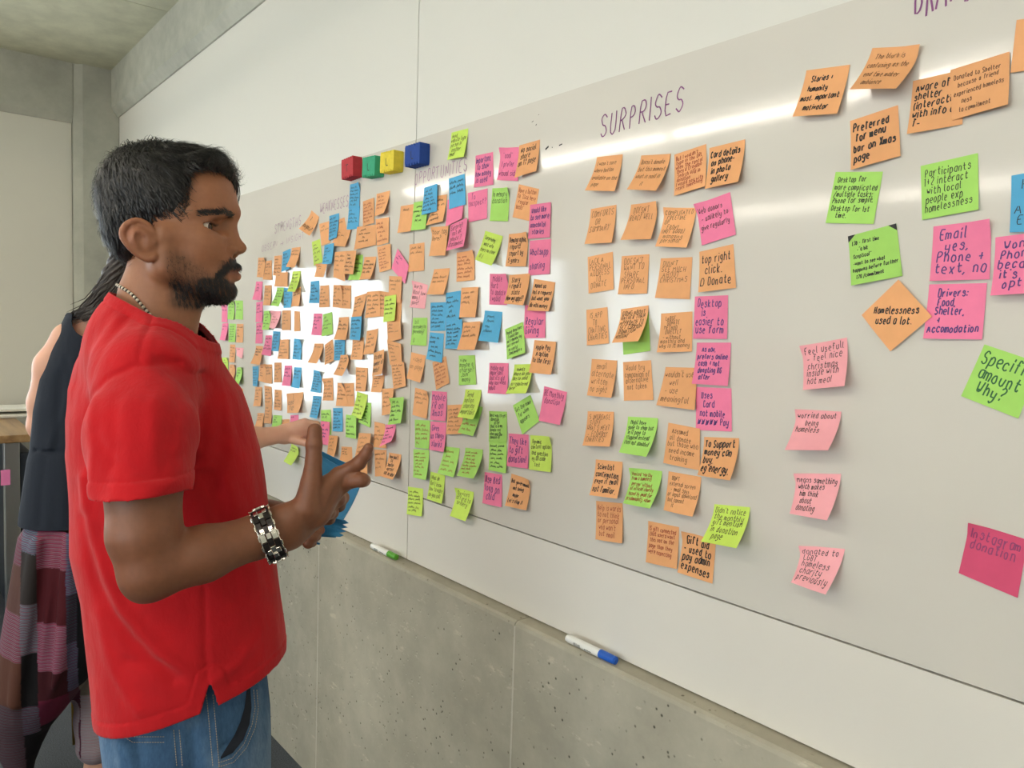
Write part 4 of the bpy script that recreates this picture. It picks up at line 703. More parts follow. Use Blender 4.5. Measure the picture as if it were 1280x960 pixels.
# ------------------------------------------------------------------ whiteboard markers on the ledge
def lathe_x(prof, seg=20):
    V, F = [], []
    for x, r in prof:
        for k in range(seg):
            t = 2*math.pi*k/seg; V.append((x, r*math.cos(t), r*math.sin(t)))
    n = len(prof)
    for i in range(n-1):
        for k in range(seg): F.append((i*seg+k, i*seg+(k+1) % seg, (i+1)*seg+(k+1) % seg, (i+1)*seg+k))
    F.append(tuple(range(seg))); F.append(tuple((n-1)*seg + k for k in range(seg-1, -1, -1)))
    return V, F
def pen(pa, pb, colname, colr, lab):
    A = at_y(*pa, -.024); B = at_y(*pb, -.024); L = np.linalg.norm((B-A)[:2]); L = min(max(L, .11), .14)
    r = .0085
    o = empty('whiteboard_marker', (A[0], -.024, ZL + r - .0018), lab, 'marker', 'markers on the ledge')
    o.rotation_euler = (math.radians(20), math.radians(.3), 0)
    v, f = lathe_x([(0, .006), (.001, .0072), (.006, .0074), (.0065, r), (L*.66, r), (L*.665, r * .93), (L*.69, r*.93)]); b = mesh_obj('barrel', v, f, M_white_plastic, o, True)
    v, f = lathe_x([(L*.69, r*.9), (L*.692, r*1.04), (L*.95, r*.98), (L*.985, r*.9), (L*.99, r*.6), (L, r*.55)]); c = mesh_obj('cap', v, f, Mat(colname + '_cap', colr, .35).m, o, True)
    for ob in (b, c):
        ob.data.set_sharp_from_angle(angle=.7)
    v, f = [], []
    R = random.Random(5)
    for k in range(9):
        x = L*.2 + k * .0022; t0, t1 = math.radians(196), math.radians(150)
        for ww in (.0008,):
            kk = len(v); n = 5
            for q in range(n):
                t = t0 + (t1-t0)*q/(n-1); v += [(x, (r+.0003)*math.cos(t), (r+.0003)*math.sin(t)), (x + R.uniform(.0005, .0014), (r+.0003)*math.cos(t), (r+.0003)*math.sin(t))]
            for q in range(n-1): f.append((kk+2*q, kk+2*q+1, kk+2*q+3, kk+2*q+2))
    for k in range(5):
        x = L*.42 + k*.004; kk = len(v)
        for t in (math.radians(185), math.radians(170)): v += [(x, (r+.0003)*math.cos(t), (r+.0003)*math.sin(t)), (x + .0028, (r+.0003)*math.cos(t), (r+.0003)*math.sin(t))]
        f.append((kk, kk+1, kk+3, kk+2))
    mesh_obj('label_print', v, f, M_ink['k'], o)
pen((465, 680), (502, 697), 'green', '5aa52e', 'white whiteboard marker with green cap on the concrete ledge')
pen((709, 797), (773, 828), 'blue', '1f5fc4', 'white whiteboard marker with blue cap on the concrete ledge')
# metal edging strip lying on the carpet at the foot of the plinth
A = at_z(362, 925, .012); B = at_z(402, 968, .012)
d = B - A; d /= np.linalg.norm(d)
v, f = tube([A, A + d * .9], .011, 10); tag(mesh_obj('floor_conduit', v, f, M_steel, None, True), 'grey metal conduit lying on the carpet by the concrete wall', 'conduit')

# ------------------------------------------------------------------ implicit modelling: smooth unions of tapered limbs, meshed from a level set
class Field:
    def __init__(s, h): s.h = h; s.ops = []
    def _add(s, fn, lo, hi, mode, k):
        s.ops.append((fn, np.minimum(lo, hi), np.maximum(lo, hi), mode, k)); return s
    def cone(s, a, b, ra, rb=None, k=.01, mode='add'):
        a = np.array(a, np.float32); b = np.array(b, np.float32); rb = ra if rb is None else rb; ab = b - a; L2 = ab @ ab + 1e-12
        def fn(P):
            t = np.clip(((P - a) @ ab) / L2, 0, 1); q = P - a - t[..., None] * ab
            return np.sqrt((q * q).sum(-1)) - (ra + (rb - ra) * t)
        m = max(ra, rb); return s._add(fn, np.minimum(a, b) - m, np.maximum(a, b) + m, mode, k)
    def chain(s, pts, rads, k=.01, mode='add'):
        for i in range(len(pts) - 1): s.cone(pts[i], pts[i+1], rads[i], rads[i+1], k, mode)
        return s
    def ell(s, c, r, ax=None, k=.01, mode='add'):
        c = np.array(c, np.float32); r = np.array(r, np.float32); A = np.eye(3, dtype=np.float32) if ax is None else np.array(ax, np.float32)
        def fn(P):
            q = (P - c) @ A.T; k0 = np.sqrt(((q / r) ** 2).sum(-1)) + 1e-9; k1 = np.sqrt(((q / r ** 2) ** 2).sum(-1)) + 1e-9
            return k0 * (k0 - 1) / k1
        m = r.max(); return s._add(fn, c - m, c + m, mode, k)
    def rbox(s, c, half, ax=None, rnd=.01, k=.01, mode='add'):
        c = np.array(c, float); hf = np.array(half, float) - rnd; A = np.eye(3, dtype=np.float32) if ax is None else np.array(ax, np.float32)
        def fn(P):
            q = np.abs((P - c) @ A.T) - hf
            return np.sqrt((np.maximum(q, 0) ** 2).sum(-1)) + np.minimum(q.max(-1), 0) - rnd
        m = np.linalg.norm(half); return s._add(fn, c - m, c + m, mode, k)
    def loft(s, rows, e1, e2, p=2.3, k=.02, mode='add'):
        """rows: (z, cx, cy, a, b) bottom to top; e1, e2 horizontal axes"""
        R = np.array(sorted(rows)); z = R[:, 0]
        def fn(P):
            zz = np.clip(P[..., 2], z[0], z[-1]); cx, cy, a, b = (np.interp(zz, z, R[:, i]) for i in range(1, 5))
            dx = P[..., 0] - cx; dy = P[..., 1] - cy; u = dx * e1[0] + dy * e1[1]; v = dx * e2[0] + dy * e2[1]
            n = ((np.abs(u) / a) ** p + (np.abs(v) / b) ** p) ** (1 / p)
            g = np.sqrt((u / a ** 2) ** 2 + (v / b ** 2) ** 2) + 1e-9; m = np.sqrt((u/a)**2 + (v/b)**2) + 1e-9
            d = (n - 1) * np.minimum(m / g, np.minimum(a, b) * 1.6)
            dz = P[..., 2] - zz
            return np.where(dz == 0, d, np.sqrt(np.maximum(d, 0) ** 2 + dz ** 2))
        m = max(R[:, 3].max(), R[:, 4].max()) * 1.1
        return s._add(fn, np.array([R[:, 1].min() - m, R[:, 2].min() - m, z[0]]), np.array([R[:, 1].max() + m, R[:, 2].max() + m, z[-1]]), mode, k)
    def crease(s, pts, amp, w, prj=None, mask=None):
        """amp > 0 cuts a valley, < 0 raises a ridge, along a polyline; prj maps points to 2-D (a fold seen from the side)"""
        Q = [np.array(p, float) for p in pts]
        def fn(P):
            X = P if prj is None else prj(P); d = None
            for a, b in zip(Q, Q[1:]):
                ab = b - a; t = np.clip(((X - a) @ ab) / (ab @ ab + 1e-12), 0, 1); q = X - a - t[..., None] * ab; e = (q * q).sum(-1)
                d = e if d is None else np.minimum(d, e)
            r = amp * np.exp(-d / w ** 2)
            return r if mask is None else r * mask(P)
        big = 9.
        if prj is None:
            A = np.array(Q); return s._add(fn, A.min(0) - 2.5 * w, A.max(0) + 2.5 * w, 'disp', 0)
        A = np.array(Q); l2, h2 = A.min(0) - 2.6 * w, A.max(0) + 2.6 * w    # box of the fold, as deep as the body
        K = np.array([HC + f * HF + r * HR + u * HU for f in (l2[0], h2[0]) for r in ((-.02, .34) if mask is near else (-.34, .02)) for u in (l2[1], h2[1])])
        return s._add(fn, K.min(0), K.max(0), 'disp', 0)
    def mesh(s, name, mat, parent, adapt=0.0, mirror=None):
        h = s.h; band = 3.5 * h; B = 32
        adds = [o for o in s.ops if o[3] == 'add']
        lo = np.min([o[1] for o in adds], 0) - .02; hi = np.max([o[2] for o in adds], 0) + .02
        n = np.ceil((hi - lo) / h / B).astype(int)
        grid = openvdb.FloatGrid(band)
        ar = np.arange(B)
        for I in np.ndindex(*n):
            blo = lo + np.array(I) * B * h; bhi = blo + B * h
            act = [o for o in s.ops if np.all(o[1] - (o[4] + band) < bhi) and np.all(o[2] + (o[4] + band) > blo)]
            if not any(o[3] == 'add' for o in act): continue
            P = np.stack(np.meshgrid(*(blo[i] + ar * h for i in range(3)), indexing='ij'), -1).astype(np.float32)
            d = np.full((B, B, B), 1.0, np.float32)
            for fn, a, b, mode, k in act:
                if mode == 'disp':
                    if np.abs(d).min() < .03: d = d + fn(P)
                    continue
                e = fn(P)
                if mode == 'add': t = np.clip(.5 + .5 * (d - e) / k, 0, 1); d = d * (1 - t) + e * t - k * t * (1 - t)
                else: t = np.clip(.5 - .5 * (d + e) / k, 0, 1); d = d * (1 - t) - e * t + k * t * (1 - t)
            if d.min() > band: continue
            grid.copyFromArray(np.clip(d, -band, band).astype(np.float32), ijk=tuple(int(v) * B for v in I))
        pts, tris, quads = grid.convertToPolygons(0.0, adapt)
        V = lo + pts * h
        F = [tuple(q[::-1]) for q in quads.tolist()] + [tuple(t[::-1]) for t in tris.tolist()]
        if mirror: pass
        me = bpy.data.meshes.new(name)
        nq, nt_ = len(quads), len(tris)
        me.vertices.add(len(V)); me.vertices.foreach_set('co', V.astype(np.float32).ravel())
        idx = np.concatenate([quads[:, ::-1].ravel(), tris[:, ::-1].ravel()]).astype(np.int32)
        st = np.concatenate([np.arange(nq) * 4, nq * 4 + np.arange(nt_) * 3]).astype(np.int32)
        me.loops.add(len(idx)); me.loops.foreach_set('vertex_index', idx)
        me.polygons.add(nq + nt_); me.polygons.foreach_set('loop_start', st)
        me.update(calc_edges=True); me.validate()
        me.polygons.foreach_set('use_smooth', [True] * len(me.polygons))
        me.materials.append(mat)
        o = bpy.data.objects.new(name, me); COL.objects.link(o)
        if parent: o.parent = parent
        # keep the normals outward
        bm = bmesh.new(); bm.from_mesh(me)
        if bm.calc_volume(signed=True) < 0: bmesh.ops.reverse_faces(bm, faces=bm.faces)
        bm.to_mesh(me); bm.free()
        return o
def coords(o):
    a = np.empty(len(o.data.vertices) * 3, np.float32); o.data.vertices.foreach_get('co', a); return a.reshape(-1, 3).astype(float)
def paint(o, C, name='tone'):
    at_ = o.data.color_attributes.new(name, 'FLOAT_COLOR', 'POINT'); C4 = np.ones((len(C), 4), np.float32); C4[:, :3] = C
    at_.data.foreach_set('color', C4.ravel())
def trim(o, g):
    """keep the surface where g(P) > 0, with a clean edge"""
    V = coords(o); G = g(V)
    bm = bmesh.new(); bm.from_mesh(o.data); bm.verts.ensure_lookup_table()
    kill = [f for f in bm.faces if all(G[v.index] <= 0 for v in f.verts)]
    bmesh.ops.delete(bm, geom=kill, context='FACES')
    bm.verts.ensure_lookup_table()
    eps = 1e-4
    B = [v for v in bm.verts if v.is_boundary]
    P = np.array([v.co[:] for v in B])
    if len(P):
        for _ in range(3):
            g0 = g(P); gr = np.stack([(g(P + np.eye(3)[i] * eps) - g0) / eps for i in range(3)], -1)
            st = -(g0 / ((gr ** 2).sum(-1) + 1e-6))[:, None] * gr; l = np.linalg.norm(st, axis=1, keepdims=True)
            P = P + st * np.minimum(1, .01 / (l + 1e-9))
        for v, p in zip(B, P): v.co = p
    bmesh.ops.delete(bm, geom=[v for v in bm.verts if not v.link_faces], context='VERTS')
    bm.to_mesh(o.data); bm.free()
def solid(o, th, off=-1):
    m = o.modifiers.new('thickness', 'SOLIDIFY'); m.thickness = th; m.offset = off
from mathutils.bvhtree import BVHTree
def bvh(o):
    return BVHTree.FromPolygons([v.co[:] for v in o.data.vertices], [tuple(p.vertices) for p in o.data.polygons])
def hit(tree, px, py, off=.0008):
    r = ray(px, py); r = r / np.linalg.norm(r); h = tree.ray_cast(Vector(CAM_P), Vector(r))
    return None if h[0] is None else (np.array(h[0]) - off * r, np.array(h[1]))
def vnoise(P, f, seed=0):
    """cheap smooth noise from a few sines"""
    R = np.random.default_rng(seed); out = 0
    for i in range(5):
        w = R.normal(size=3); w = w / np.linalg.norm(w) * f * (1 + .45 * i); out = out + np.sin(P @ w + R.uniform(0, 6.28)) / (1 + .5 * i)
    return out / 2.5

# ------------------------------------------------------------------ the man in the red T-shirt
ANG = math.radians(-9)
RC, DC, FC = CAM_M
HF = math.cos(ANG) * RC - math.sin(ANG) * FC          # where his face points
HR = -math.sin(ANG) * RC - math.cos(ANG) * FC         # his right
HU = -DC
HC = at(215, 275, 1.2)
def hp(f, r, u): return HC + f * HF + r * HR + u * HU
HAX = np.array([HF, HR, HU])
TF = math.cos(math.radians(23.7)) * RC + math.sin(math.radians(23.7)) * FC   # where his chest points
def loc(P): return (P - HC) @ HAX.T

M_skin = Mat('brown_skin', 'ffffff', .48, 0, .45); M_skin.setcol(M_skin.mix(M_skin.attr(), M_skin.ramp(M_skin.noise(120, 4), [(.3, (.9, .9, .9, 1)), (.7, (1, 1, 1, 1))]), 1.0, 'MULTIPLY'))
M_skin.b.inputs['Subsurface Weight'].default_value = .12; M_skin.b.inputs['Subsurface Radius'].default_value = (.012, .005, .003); M_skin.b.inputs['Subsurface Scale'].default_value = .6
M_skin.bump(M_skin.noise(700, 3), .15, .0006); M_skin = M_skin.m
M_hair = Mat('black_hair', '1c1a1b', .42, 0, .5).m
M_hair2 = Mat('brown_hair', '2f2520', .45).m
mr = Mat('red_cotton', 'b8141d', .85, 0, .2); mr.vary(18, .08); mr.bump(mr.noise(900, 2), .25, .0005); mr.bump(mr.noise(22, 5, .6, stretch=(1, 1, .45)), .45, .008); mr.bump(mr.noise(9, 3, stretch=(1, 1, .6)), .3, .02); mr.b.inputs['Sheen Weight'].default_value = .1; M_red = mr.m
md = Mat('blue_denim', '435f80', .85, 0, .2)
d1 = md.ramp(md.noise(7, 5, .6, (1, 1, .5)), [(.28, '2c4768'), (.5, '476789'), (.72, '7f98b2')]); d2 = md.ramp(md.noise(260, 2, .7, (1, 1, .35)), [(.3, (.72, .74, .78, 1)), (.7, (1, 1, 1, 1))])
md.setcol(md.mix(d1, d2, 1.0, 'MULTIPLY')); md.bump(md.noise(500, 2), .3, .0006); M_denim = md.m
M_stitch = Mat('tan_stitching', 'b9a68a', .8).m

man = empty('person', tuple(at_z(230, 1600, 0) * 0 + np.array([*at(225, 900, 1.27)[:2], 0])), 'person in red T-shirt and blue jeans gesturing with a braceleted hand', 'person')
def adopt(o):
    o.parent = man; o.matrix_parent_inverse = Matrix.Translation(-man.location); return o

B = Field(.0021)
# torso under the shirt
Sn, Sf = at(183, 466, 1.06), at(222, 448, 1.43)
nb = hp(-.022, 0, -.215)
B.cone(hp(-.02, 0, -.21), at(205, 560, 1.27), .055, .085, .03)
B.cone(at(205, 560, 1.27), at(235, 830, 1.26), .085, .08, .03)
B.cone(at(195, 480, 1.18), at(210, 480, 1.34), .06, .06, .03)
B.cone(nb, at(184, 484, 1.10), .034, .036, .02).cone(nb, Sf, .036, .040, .02)
# hips and thighs, inside the jeans
for dr in (.058, -.070):
    a = at(240, 860, 1.27) + HR * dr; a[2] = .84; b = a.copy(); b[2] = .5; B.cone(a, b, .050, .048, .015)
    c = b.copy(); c[2] = .1; B.cone(b, c, .055, .036, .02)
# neck and head
B.cone(hp(-.016, 0, -.075), hp(-.020, 0, -.205), .0475, .056, .012)
B.cone(hp(.022, 0, -.10), hp(.0, 0, -.15), .034, .034, .02)
B.cone(hp(-.045, 0, -.12), nb - HF * .03, .028, .05, .03)
B.ell(hp(-.006, 0, .028), (.094, .0715, .080), HAX, .02)
B.ell(hp(.032, 0, -.040), (.058, .056, .074), HAX, .03)
B.ell(hp(.060, 0, .035), (.034, .052, .042), HAX, .02)
for s in (1, -1):
    B.cone(hp(.006, s*.050, -.078), hp(.068, s*.016, -.104), .017, .019, .022)
    B.cone(hp(.0, s*.056, -.045), hp(.006, s*.050, -.080), .016, .016, .02)
    B.ell(hp(.052, s*.034, -.042), (.026, .023, .028), HAX, .02)
    B.cone(hp(.054, s*.041, -.035), hp(.004, s*.060, -.030), .012, .011, .014)
B.ell(hp(.076, 0, -.106), (.0185, .022, .018), HAX, .014)
B.ell(hp(.066, 0, -.074), (.029, .031, .027), HAX, .014)
B.cone(hp(.086, 0, .014), hp(.071, .031, .011), .0125, .0105, .012); B.cone(hp(.086, 0, .014), hp(.071, -.031, .011), .0125, .0105, .012)
for s in (1, -1):
    B.cone(hp(.071, s*.031, .011), hp(.044, s*.052, .001), .0105, .0075, .012)
    B.ell(hp(.083, s*.034, -.014), (.0175, .0170, .0110), HAX, .010, 'sub')
    B.ell(hp(.086, s*.017, -.010), (.011, .0085, .012), HAX, .010, 'sub')
B.cone(hp(.0845, 0, .002), hp(.094, 0, -.030), .0075, .0085, .010)
B.cone(hp(.080, 0, -.012), hp(.083, 0, -.044), .011, .014, .010)
B.ell(hp(.0995, 0, -.0405), (.0118, .0100, .0098), HAX, .008)
for s in (1, -1):
    B.ell(hp(.0870, s*.0125, -.0455), (.0115, .0068, .0085), HAX, .005)
    B.ell(hp(.0915, s*.0065, -.0535), (.0062, .0032, .0036), HAX, .002, 'sub')
    B.crease([hp(.094, s*.0155, -.039), hp(.081, s*.0195, -.045), hp(.079, s*.018, -.054)], .0016, .003)
    B.crease([hp(.082, s*.021, -.047), hp(.076, s*.030, -.063), hp(.070, s*.034, -.076)], .0016, .0045)
# eyelids around the balls
for s in (1, -1):
    B.ell(hp(.0535, s*.0355, -.0168), (.0150, .0152, .0138), HAX, .003)
    B.ell(hp(.0640, s*.0410, -.0172), (.0150, .0135, .0068), HAX, .0006, 'sub')
    B.crease([hp(.072, s*.020, -.0085), hp(.070, s*.033, -.0045), hp(.060, s*.048, -.009)], .0016, .0024)
    B.crease([hp(.073, s*.020, -.028), hp(.068, s*.036, -.032), hp(.058, s*.047, -.028)], .0014, .0035)
# lips
for s in (1, -1):
    B.cone(hp(.0945, 0, -.0725), hp(.078, s*.024, -.0775), .0070, .0036, .005)
    B.cone(hp(.0935, 0, -.0852), hp(.078, s*.022, -.0795), .0082, .0040, .005)
B.crease([hp(.080, .025, -.0785), hp(.096, .010, -.0782), hp(.100, 0, -.0785), hp(.096, -.010, -.0782), hp(.080, -.025, -.0785)], .0030, .0022)
B.crease([hp(.092, -.012, -.0965), hp(.095, 0, -.0968), hp(.092, .012, -.0965)], .0022, .006)
# ears
for s in (1, -1):
    AX = np.array([HF * .93 + HU * .25 - HR * s * .26, HR * s * .96 + HF * .27, -HF * .25 + HU * .97])
    B.ell(hp(-.023, s*.0765, -.044), (.0205, .0075, .0275), AX, .006)
    B.cone(hp(-.018, s*.066, -.044), hp(-.026, s*.078, -.044), .014, .014, .008)
    rim = [hp(-.006, s*.071, -.036), hp(-.012, s*.077, -.024), hp(-.026, s*.083, -.0185), hp(-.040, s*.088, -.027), hp(-.0445, s*.0895, -.041), hp(-.038, s*.086, -.055), hp(-.026, s*.0795, -.0665), hp(-.013, s*.0745, -.0725), hp(-.005, s*.0715, -.067)]
    rr_ = [.0030, .0034, .0036, .0036, .0034, .0034, .0040, .0052, .0045]; fine, fr2 = [], []
    for i in range(len(rim) - 1):
        p0, p1, p2, p3 = rim[max(i-1, 0)], rim[i], rim[i+1], rim[min(i+2, len(rim)-1)]
        for t in (0, .33, .67): fine.append(.5 * ((2*p1) + (-p0+p2)*t + (2*p0-5*p1+4*p2-p3)*t*t + (-p0+3*p1-3*p2+p3)*t**3)); fr2.append(rr_[i] * (1-t) + rr_[i+1] * t)
    B.chain(fine + [rim[-1]], fr2 + [rr_[-1]], .003)
    B.ell(hp(-.018, s*.0875, -.047), (.0085, .0065, .0125), AX, .003, 'sub')
    B.chain([hp(-.030, s*.083, -.028), hp(-.033, s*.085, -.042), hp(-.026, s*.0815, -.057)], [.0026, .0030, .0028], .003)
    B.ell(hp(-.007, s*.0755, -.048), (.0045, .003, .0055), HAX, .003)
# right arm (near)
El, Wr = at(188, 713, .99), at(352, 661, 1.085)
um = Sn * .45 + El * .55
B.chain([at(184, 490, 1.075), at(179, 590, 1.005), at(181, 668, .99), El], [.036, .0490, .0435, .0370], .012)
B.cone(at(178, 734, .99), at(188, 716, 1.0), .0165, .026, .014)
B.chain([El, El * .62 + Wr * .38 + np.array([0, 0, .000]), El * .2 + Wr * .8, Wr], [.0370, .0360, .0285, .0262], .012)
B.cone(at(352, 650, 1.085), at(354, 670, 1.09), .0215, .0215, .015)
def HN(px, py, t): return at(px, py, t)
mcp = [HN(424, 594, 1.115), HN(427, 607, 1.128), HN(421, 624, 1.142), HN(409, 640, 1.152)]
wri = [HN(370, 641, 1.085), HN(368, 652, 1.09), HN(366, 661, 1.10), HN(366, 668, 1.105)]
for i, (m, w_) in enumerate(zip(mcp, wri)): B.cone(w_, m, (.017, .018, .018, .017)[i], (.0125, .0125, .012, .0115)[i], .014)
B.cone(HN(395, 640, 1.105), HN(402, 618, 1.11), .022, .022, .012)
def finger(pts, rads): B.chain([HN(*p) for p in pts], rads, .0035)
finger([(424, 594, 1.115), (437, 586.5, 1.112), (449, 578.5, 1.105), (457, 568, 1.10), (460.5, 560, 1.098)], [.0122, .0102, .0098, .0082, .0072])
finger([(427, 606, 1.128), (441, 600.5, 1.11), (452, 600, 1.105), (455, 600.5, 1.115)], [.0122, .0105, .0102, .0098])
finger([(421, 624, 1.142), (428, 622, 1.165), (424, 632, 1.19), (410, 640, 1.192)], [.0118, .0098, .0092, .008])
finger([(409, 640, 1.152), (416, 641, 1.172), (412, 649, 1.192), (400, 652, 1.192)], [.011, .0085, .008, .007])
finger([(384, 634, 1.09), (389.5, 603, 1.09), (392, 575, 1.092), (392.5, 556, 1.093), (393.5, 538, 1.095)], [.020, .0150, .0112, .0113, .0102])
# knuckle creases, tendon lines and skin folds
B.crease([HN(383, 560, 1.08), HN(401, 560, 1.08)], .0011, .0022); B.crease([HN(383, 564, 1.08), HN(401, 564, 1.08)], .0009, .0018)
B.crease([HN(420, 612, 1.10), HN(404, 645, 1.09), HN(390, 662, 1.085)], .0016, .004)
B.crease([HN(431, 617, 1.115), HN(420, 640, 1.115)], .0016, .003)
B.crease([at(225, 660, .94), at(221, 686, .945), at(208, 706, .945)], .005, .006)
B.crease([at(452, 571, 1.09), at(458, 577, 1.09)], .0009, .002)
# left arm (far) and the hand that holds the blue notes
El2, Wr2 = at(268, 640, 1.43), at(364, 650, 1.32)
B.chain([Sf, El2], [.046, .042], .02)
B.chain([El2, El2 * .6 + Wr2 * .4, Wr2], [.041, .037, .027], .025)
m2 = [at(388, 652, 1.295), at(388, 660, 1.29), at(385, 667, 1.285), at(381, 673, 1.285)]
for i, m in enumerate(m2): B.cone(at(368, 648 + 4*i, 1.315 - .004*i), m, .015, .0110, .010)
for i, m in enumerate(m2):
    d = (m - at(368, 648 + 4*i, 1.315)); d /= np.linalg.norm(d); tip = m + d * .016 - FC * .004; tip2 = tip + d * .006 + FC * .014
    B.chain([m, tip, tip2], [.010, .0088, .0075], .003)
B.chain([at(372, 644, 1.32), at(386, 640, 1.345), at(400, 640, 1.36)], [.013, .011, .009], .006)
body = adopt(B.mesh('body', M_skin, None))
P = coords(body); Lc = loc(P); f_, r_, u_ = Lc.T; ar_ = np.abs(r_)
def lin(c): return np.array(srgb(c)[:3])
skin = lin('9c684a'); C = np.tile(skin, (len(P), 1))
def blend(C, c, w): return C * (1 - w[:, None]) + lin(c) * w[:, None]
def sst(x, a, b): t = np.clip((x - a) / (b - a), 0, 1); return t * t * (3 - 2 * t)
head = sst(u_, -.20, -.16) * (np.abs(f_) < .2) * (ar_ < .12)
C = blend(C, '8f5e42', .5 * (vnoise(P, 60, 3) > 0) * .4 + 0 * u_)
C = blend(C, 'a8704f', .5 * head * sst(f_, .03, .07))
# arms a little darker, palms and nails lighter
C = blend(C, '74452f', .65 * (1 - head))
# beard shadow
bl = sst(-u_, .036, .062) * sst(f_, -.002, .018) * (1 - sst(-u_, .132, .150))
line = -.055 - .75 * np.clip(f_ - .03, 0, .06)             # cheek line falls toward the mouth
bl = bl * sst(line - u_, -.012, .014)
must = np.exp(-(((u_ + .0640 + .16 * ar_ + 40 * np.clip(ar_ - .012, 0, 1) ** 2) / .0056) ** 2)) * sst(f_, .058, .068) * (1 - sst(ar_, .032, .037))
chinb = sst(-u_, .091, .100) * sst(f_, .045, .062)
lipm = np.exp(-(((u_ + .0785) / .0085) ** 2)) * sst(f_, .076, .084) * (1 - sst(ar_, .020, .026))
side = np.exp(-(((ar_ - .029) / .006) ** 2)) * sst(f_, .062, .072) * (u_ < -.066) * (u_ > -.10)
bl = np.clip(bl * (.45 + .35 * sst(-u_, .085, .11)) + must * .9 + chinb * .9 + side * .6, 0, .95) * head * (1 - .95 * lipm)
bl *= np.clip(.85 + .25 * vnoise(P, 900, 5), 0, 1)
C = blend(C, '1f1917', bl)
C = blend(C, '7d4a41', lipm * head * .8)
scalp = sst(u_, .02, .05) * (1 - sst(f_, .035, .055)) * head
C = blend(C, '2a2220', scalp)
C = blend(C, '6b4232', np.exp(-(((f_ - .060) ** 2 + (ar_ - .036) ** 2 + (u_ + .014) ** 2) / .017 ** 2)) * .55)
C = blend(C, 'b0725a', np.exp(-(((f_ + .035) ** 2 + (ar_ - .087) ** 2 + (u_ + .04) ** 2) / .02 ** 2)) * .5)
Cam = (P - CAM_P) @ CAM_M.T
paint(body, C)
# eyes
def sphere(name, c, r, mat_list, gaze, parent, seg=28):
    V, F, fm = [], [], []
    g = gaze / np.linalg.norm(gaze); a = np.cross(g, [0, 0, 1.]); a /= np.linalg.norm(a); b = np.cross(a, g)
    n = 18
    V.append(c + g * r * 1.03)
    for i in range(1, n):
        th = math.pi * (i / n) ** 1.25
        for k in range(seg):
            ph = 2*math.pi*k/seg; bul = 1.03 if th < .45 else 1.0
            V.append(c + r * bul * (g * math.cos(th) + (a * math.cos(ph) + b * math.sin(ph)) * math.sin(th)))
    V.append(c - g * r)
    for k in range(seg): F.append((0, 1 + k, 1 + (k+1) % seg)); fm.append(2)
    for i in range(1, n-1):
        th = math.pi * ((i + .5) / n) ** 1.25; mi = 2 if th < .2 else (1 if th < .5 else 0)
        for k in range(seg): F.append((1+(i-1)*seg+k, 1+i*seg+k, 1+i*seg+(k+1) % seg, 1+(i-1)*seg+(k+1) % seg)); fm.append(mi)
    e = len(V) - 1
    for k in range(seg): F.append((e, 1+(n-2)*seg+(k+1) % seg, 1+(n-2)*seg+k)); fm.append(0)
    return mesh_obj(name, V, F, None, parent, True, mat_list, fm)
M_scl = Mat('eye_white', 'e6ddd2', .15).m; M_iris = Mat('brown_iris', '3a2318', .1).m; M_pup = Mat('pupil', '0c0a09', .08).m
for s in (1, -1):
    adopt(sphere('eyeball', hp(.0535, s*.0355, -.0170), .0136, [M_scl, M_iris, M_pup], HF * 1 + HR * .30 + HU * .0, None))

# hair: a clumpy cap plus loose strands
Hh = Field(.0022)
Hh.ell(hp(-.012, 0, .036), (.0955, .0775, .0800), HAX, .01)
Hh.ell(hp(.036, 0, .077), (.052, .055, .034), HAX, .02)
Hh.ell(hp(-.052, 0, -.010), (.046, .060, .058), HAX, .02)
Hh.cone(hp(.066, -.034, .088), hp(.068, .022, .088), .013, .014, .012)
Hh.cone(hp(.076, -.030, .084), hp(.082, -.040, .058), .009, .005, .01)
Hh.cone(hp(.060, .040, .086), hp(.048, .056, .070), .014, .012, .012)
Hh.rbox(hp(.130, 0, -.01), (.092, .16, .080), HAX, .016, .008, 'sub')
Hh.rbox(hp(.126, 0, -.10), (.100, .16, .090), HAX, .006, .004, 'sub')
Hh.rbox(hp(-.018, 0, -.090), (.024, .16, .068), HAX, .008, .005, 'sub')
Hh.rbox(hp(.020, 0, -.105), (.060, .16, .058), HAX, .006, .005, 'sub')
Hh.ell(hp(-.018, 0, -.125), (.060, .10, .062), HAX, .01, 'sub')
hair = Hh.mesh('hair', M_hair, None)
V = coords(hair); Lh = loc(V)
crown = np.array([-.055, 0.0, .105])
dirn = Lh - crown; ang = np.arctan2(dirn[:, 1], dirn[:, 0])
hair.data.update(); N_ = np.empty(len(V) * 3, np.float32); hair.data.vertices.foreach_get('normal', N_); N_ = N_.reshape(-1, 3).astype(float)
rad = np.linalg.norm(dirn, axis=1)
clump = np.sin(ang * 31 + 7 * np.sin(rad * 60) + 3 * vnoise(V, 45, 2)) * .5 + .5 * vnoise(V, 110, 9)
topm = sst(Lh[:, 2], .03, .08)
V2 = V + N_ * (clump * (.0020 + .0036 * topm))[:, None]
hair.data.vertices.foreach_set('co', V2.astype(np.float32).ravel()); hair.data.update()
adopt(hair)
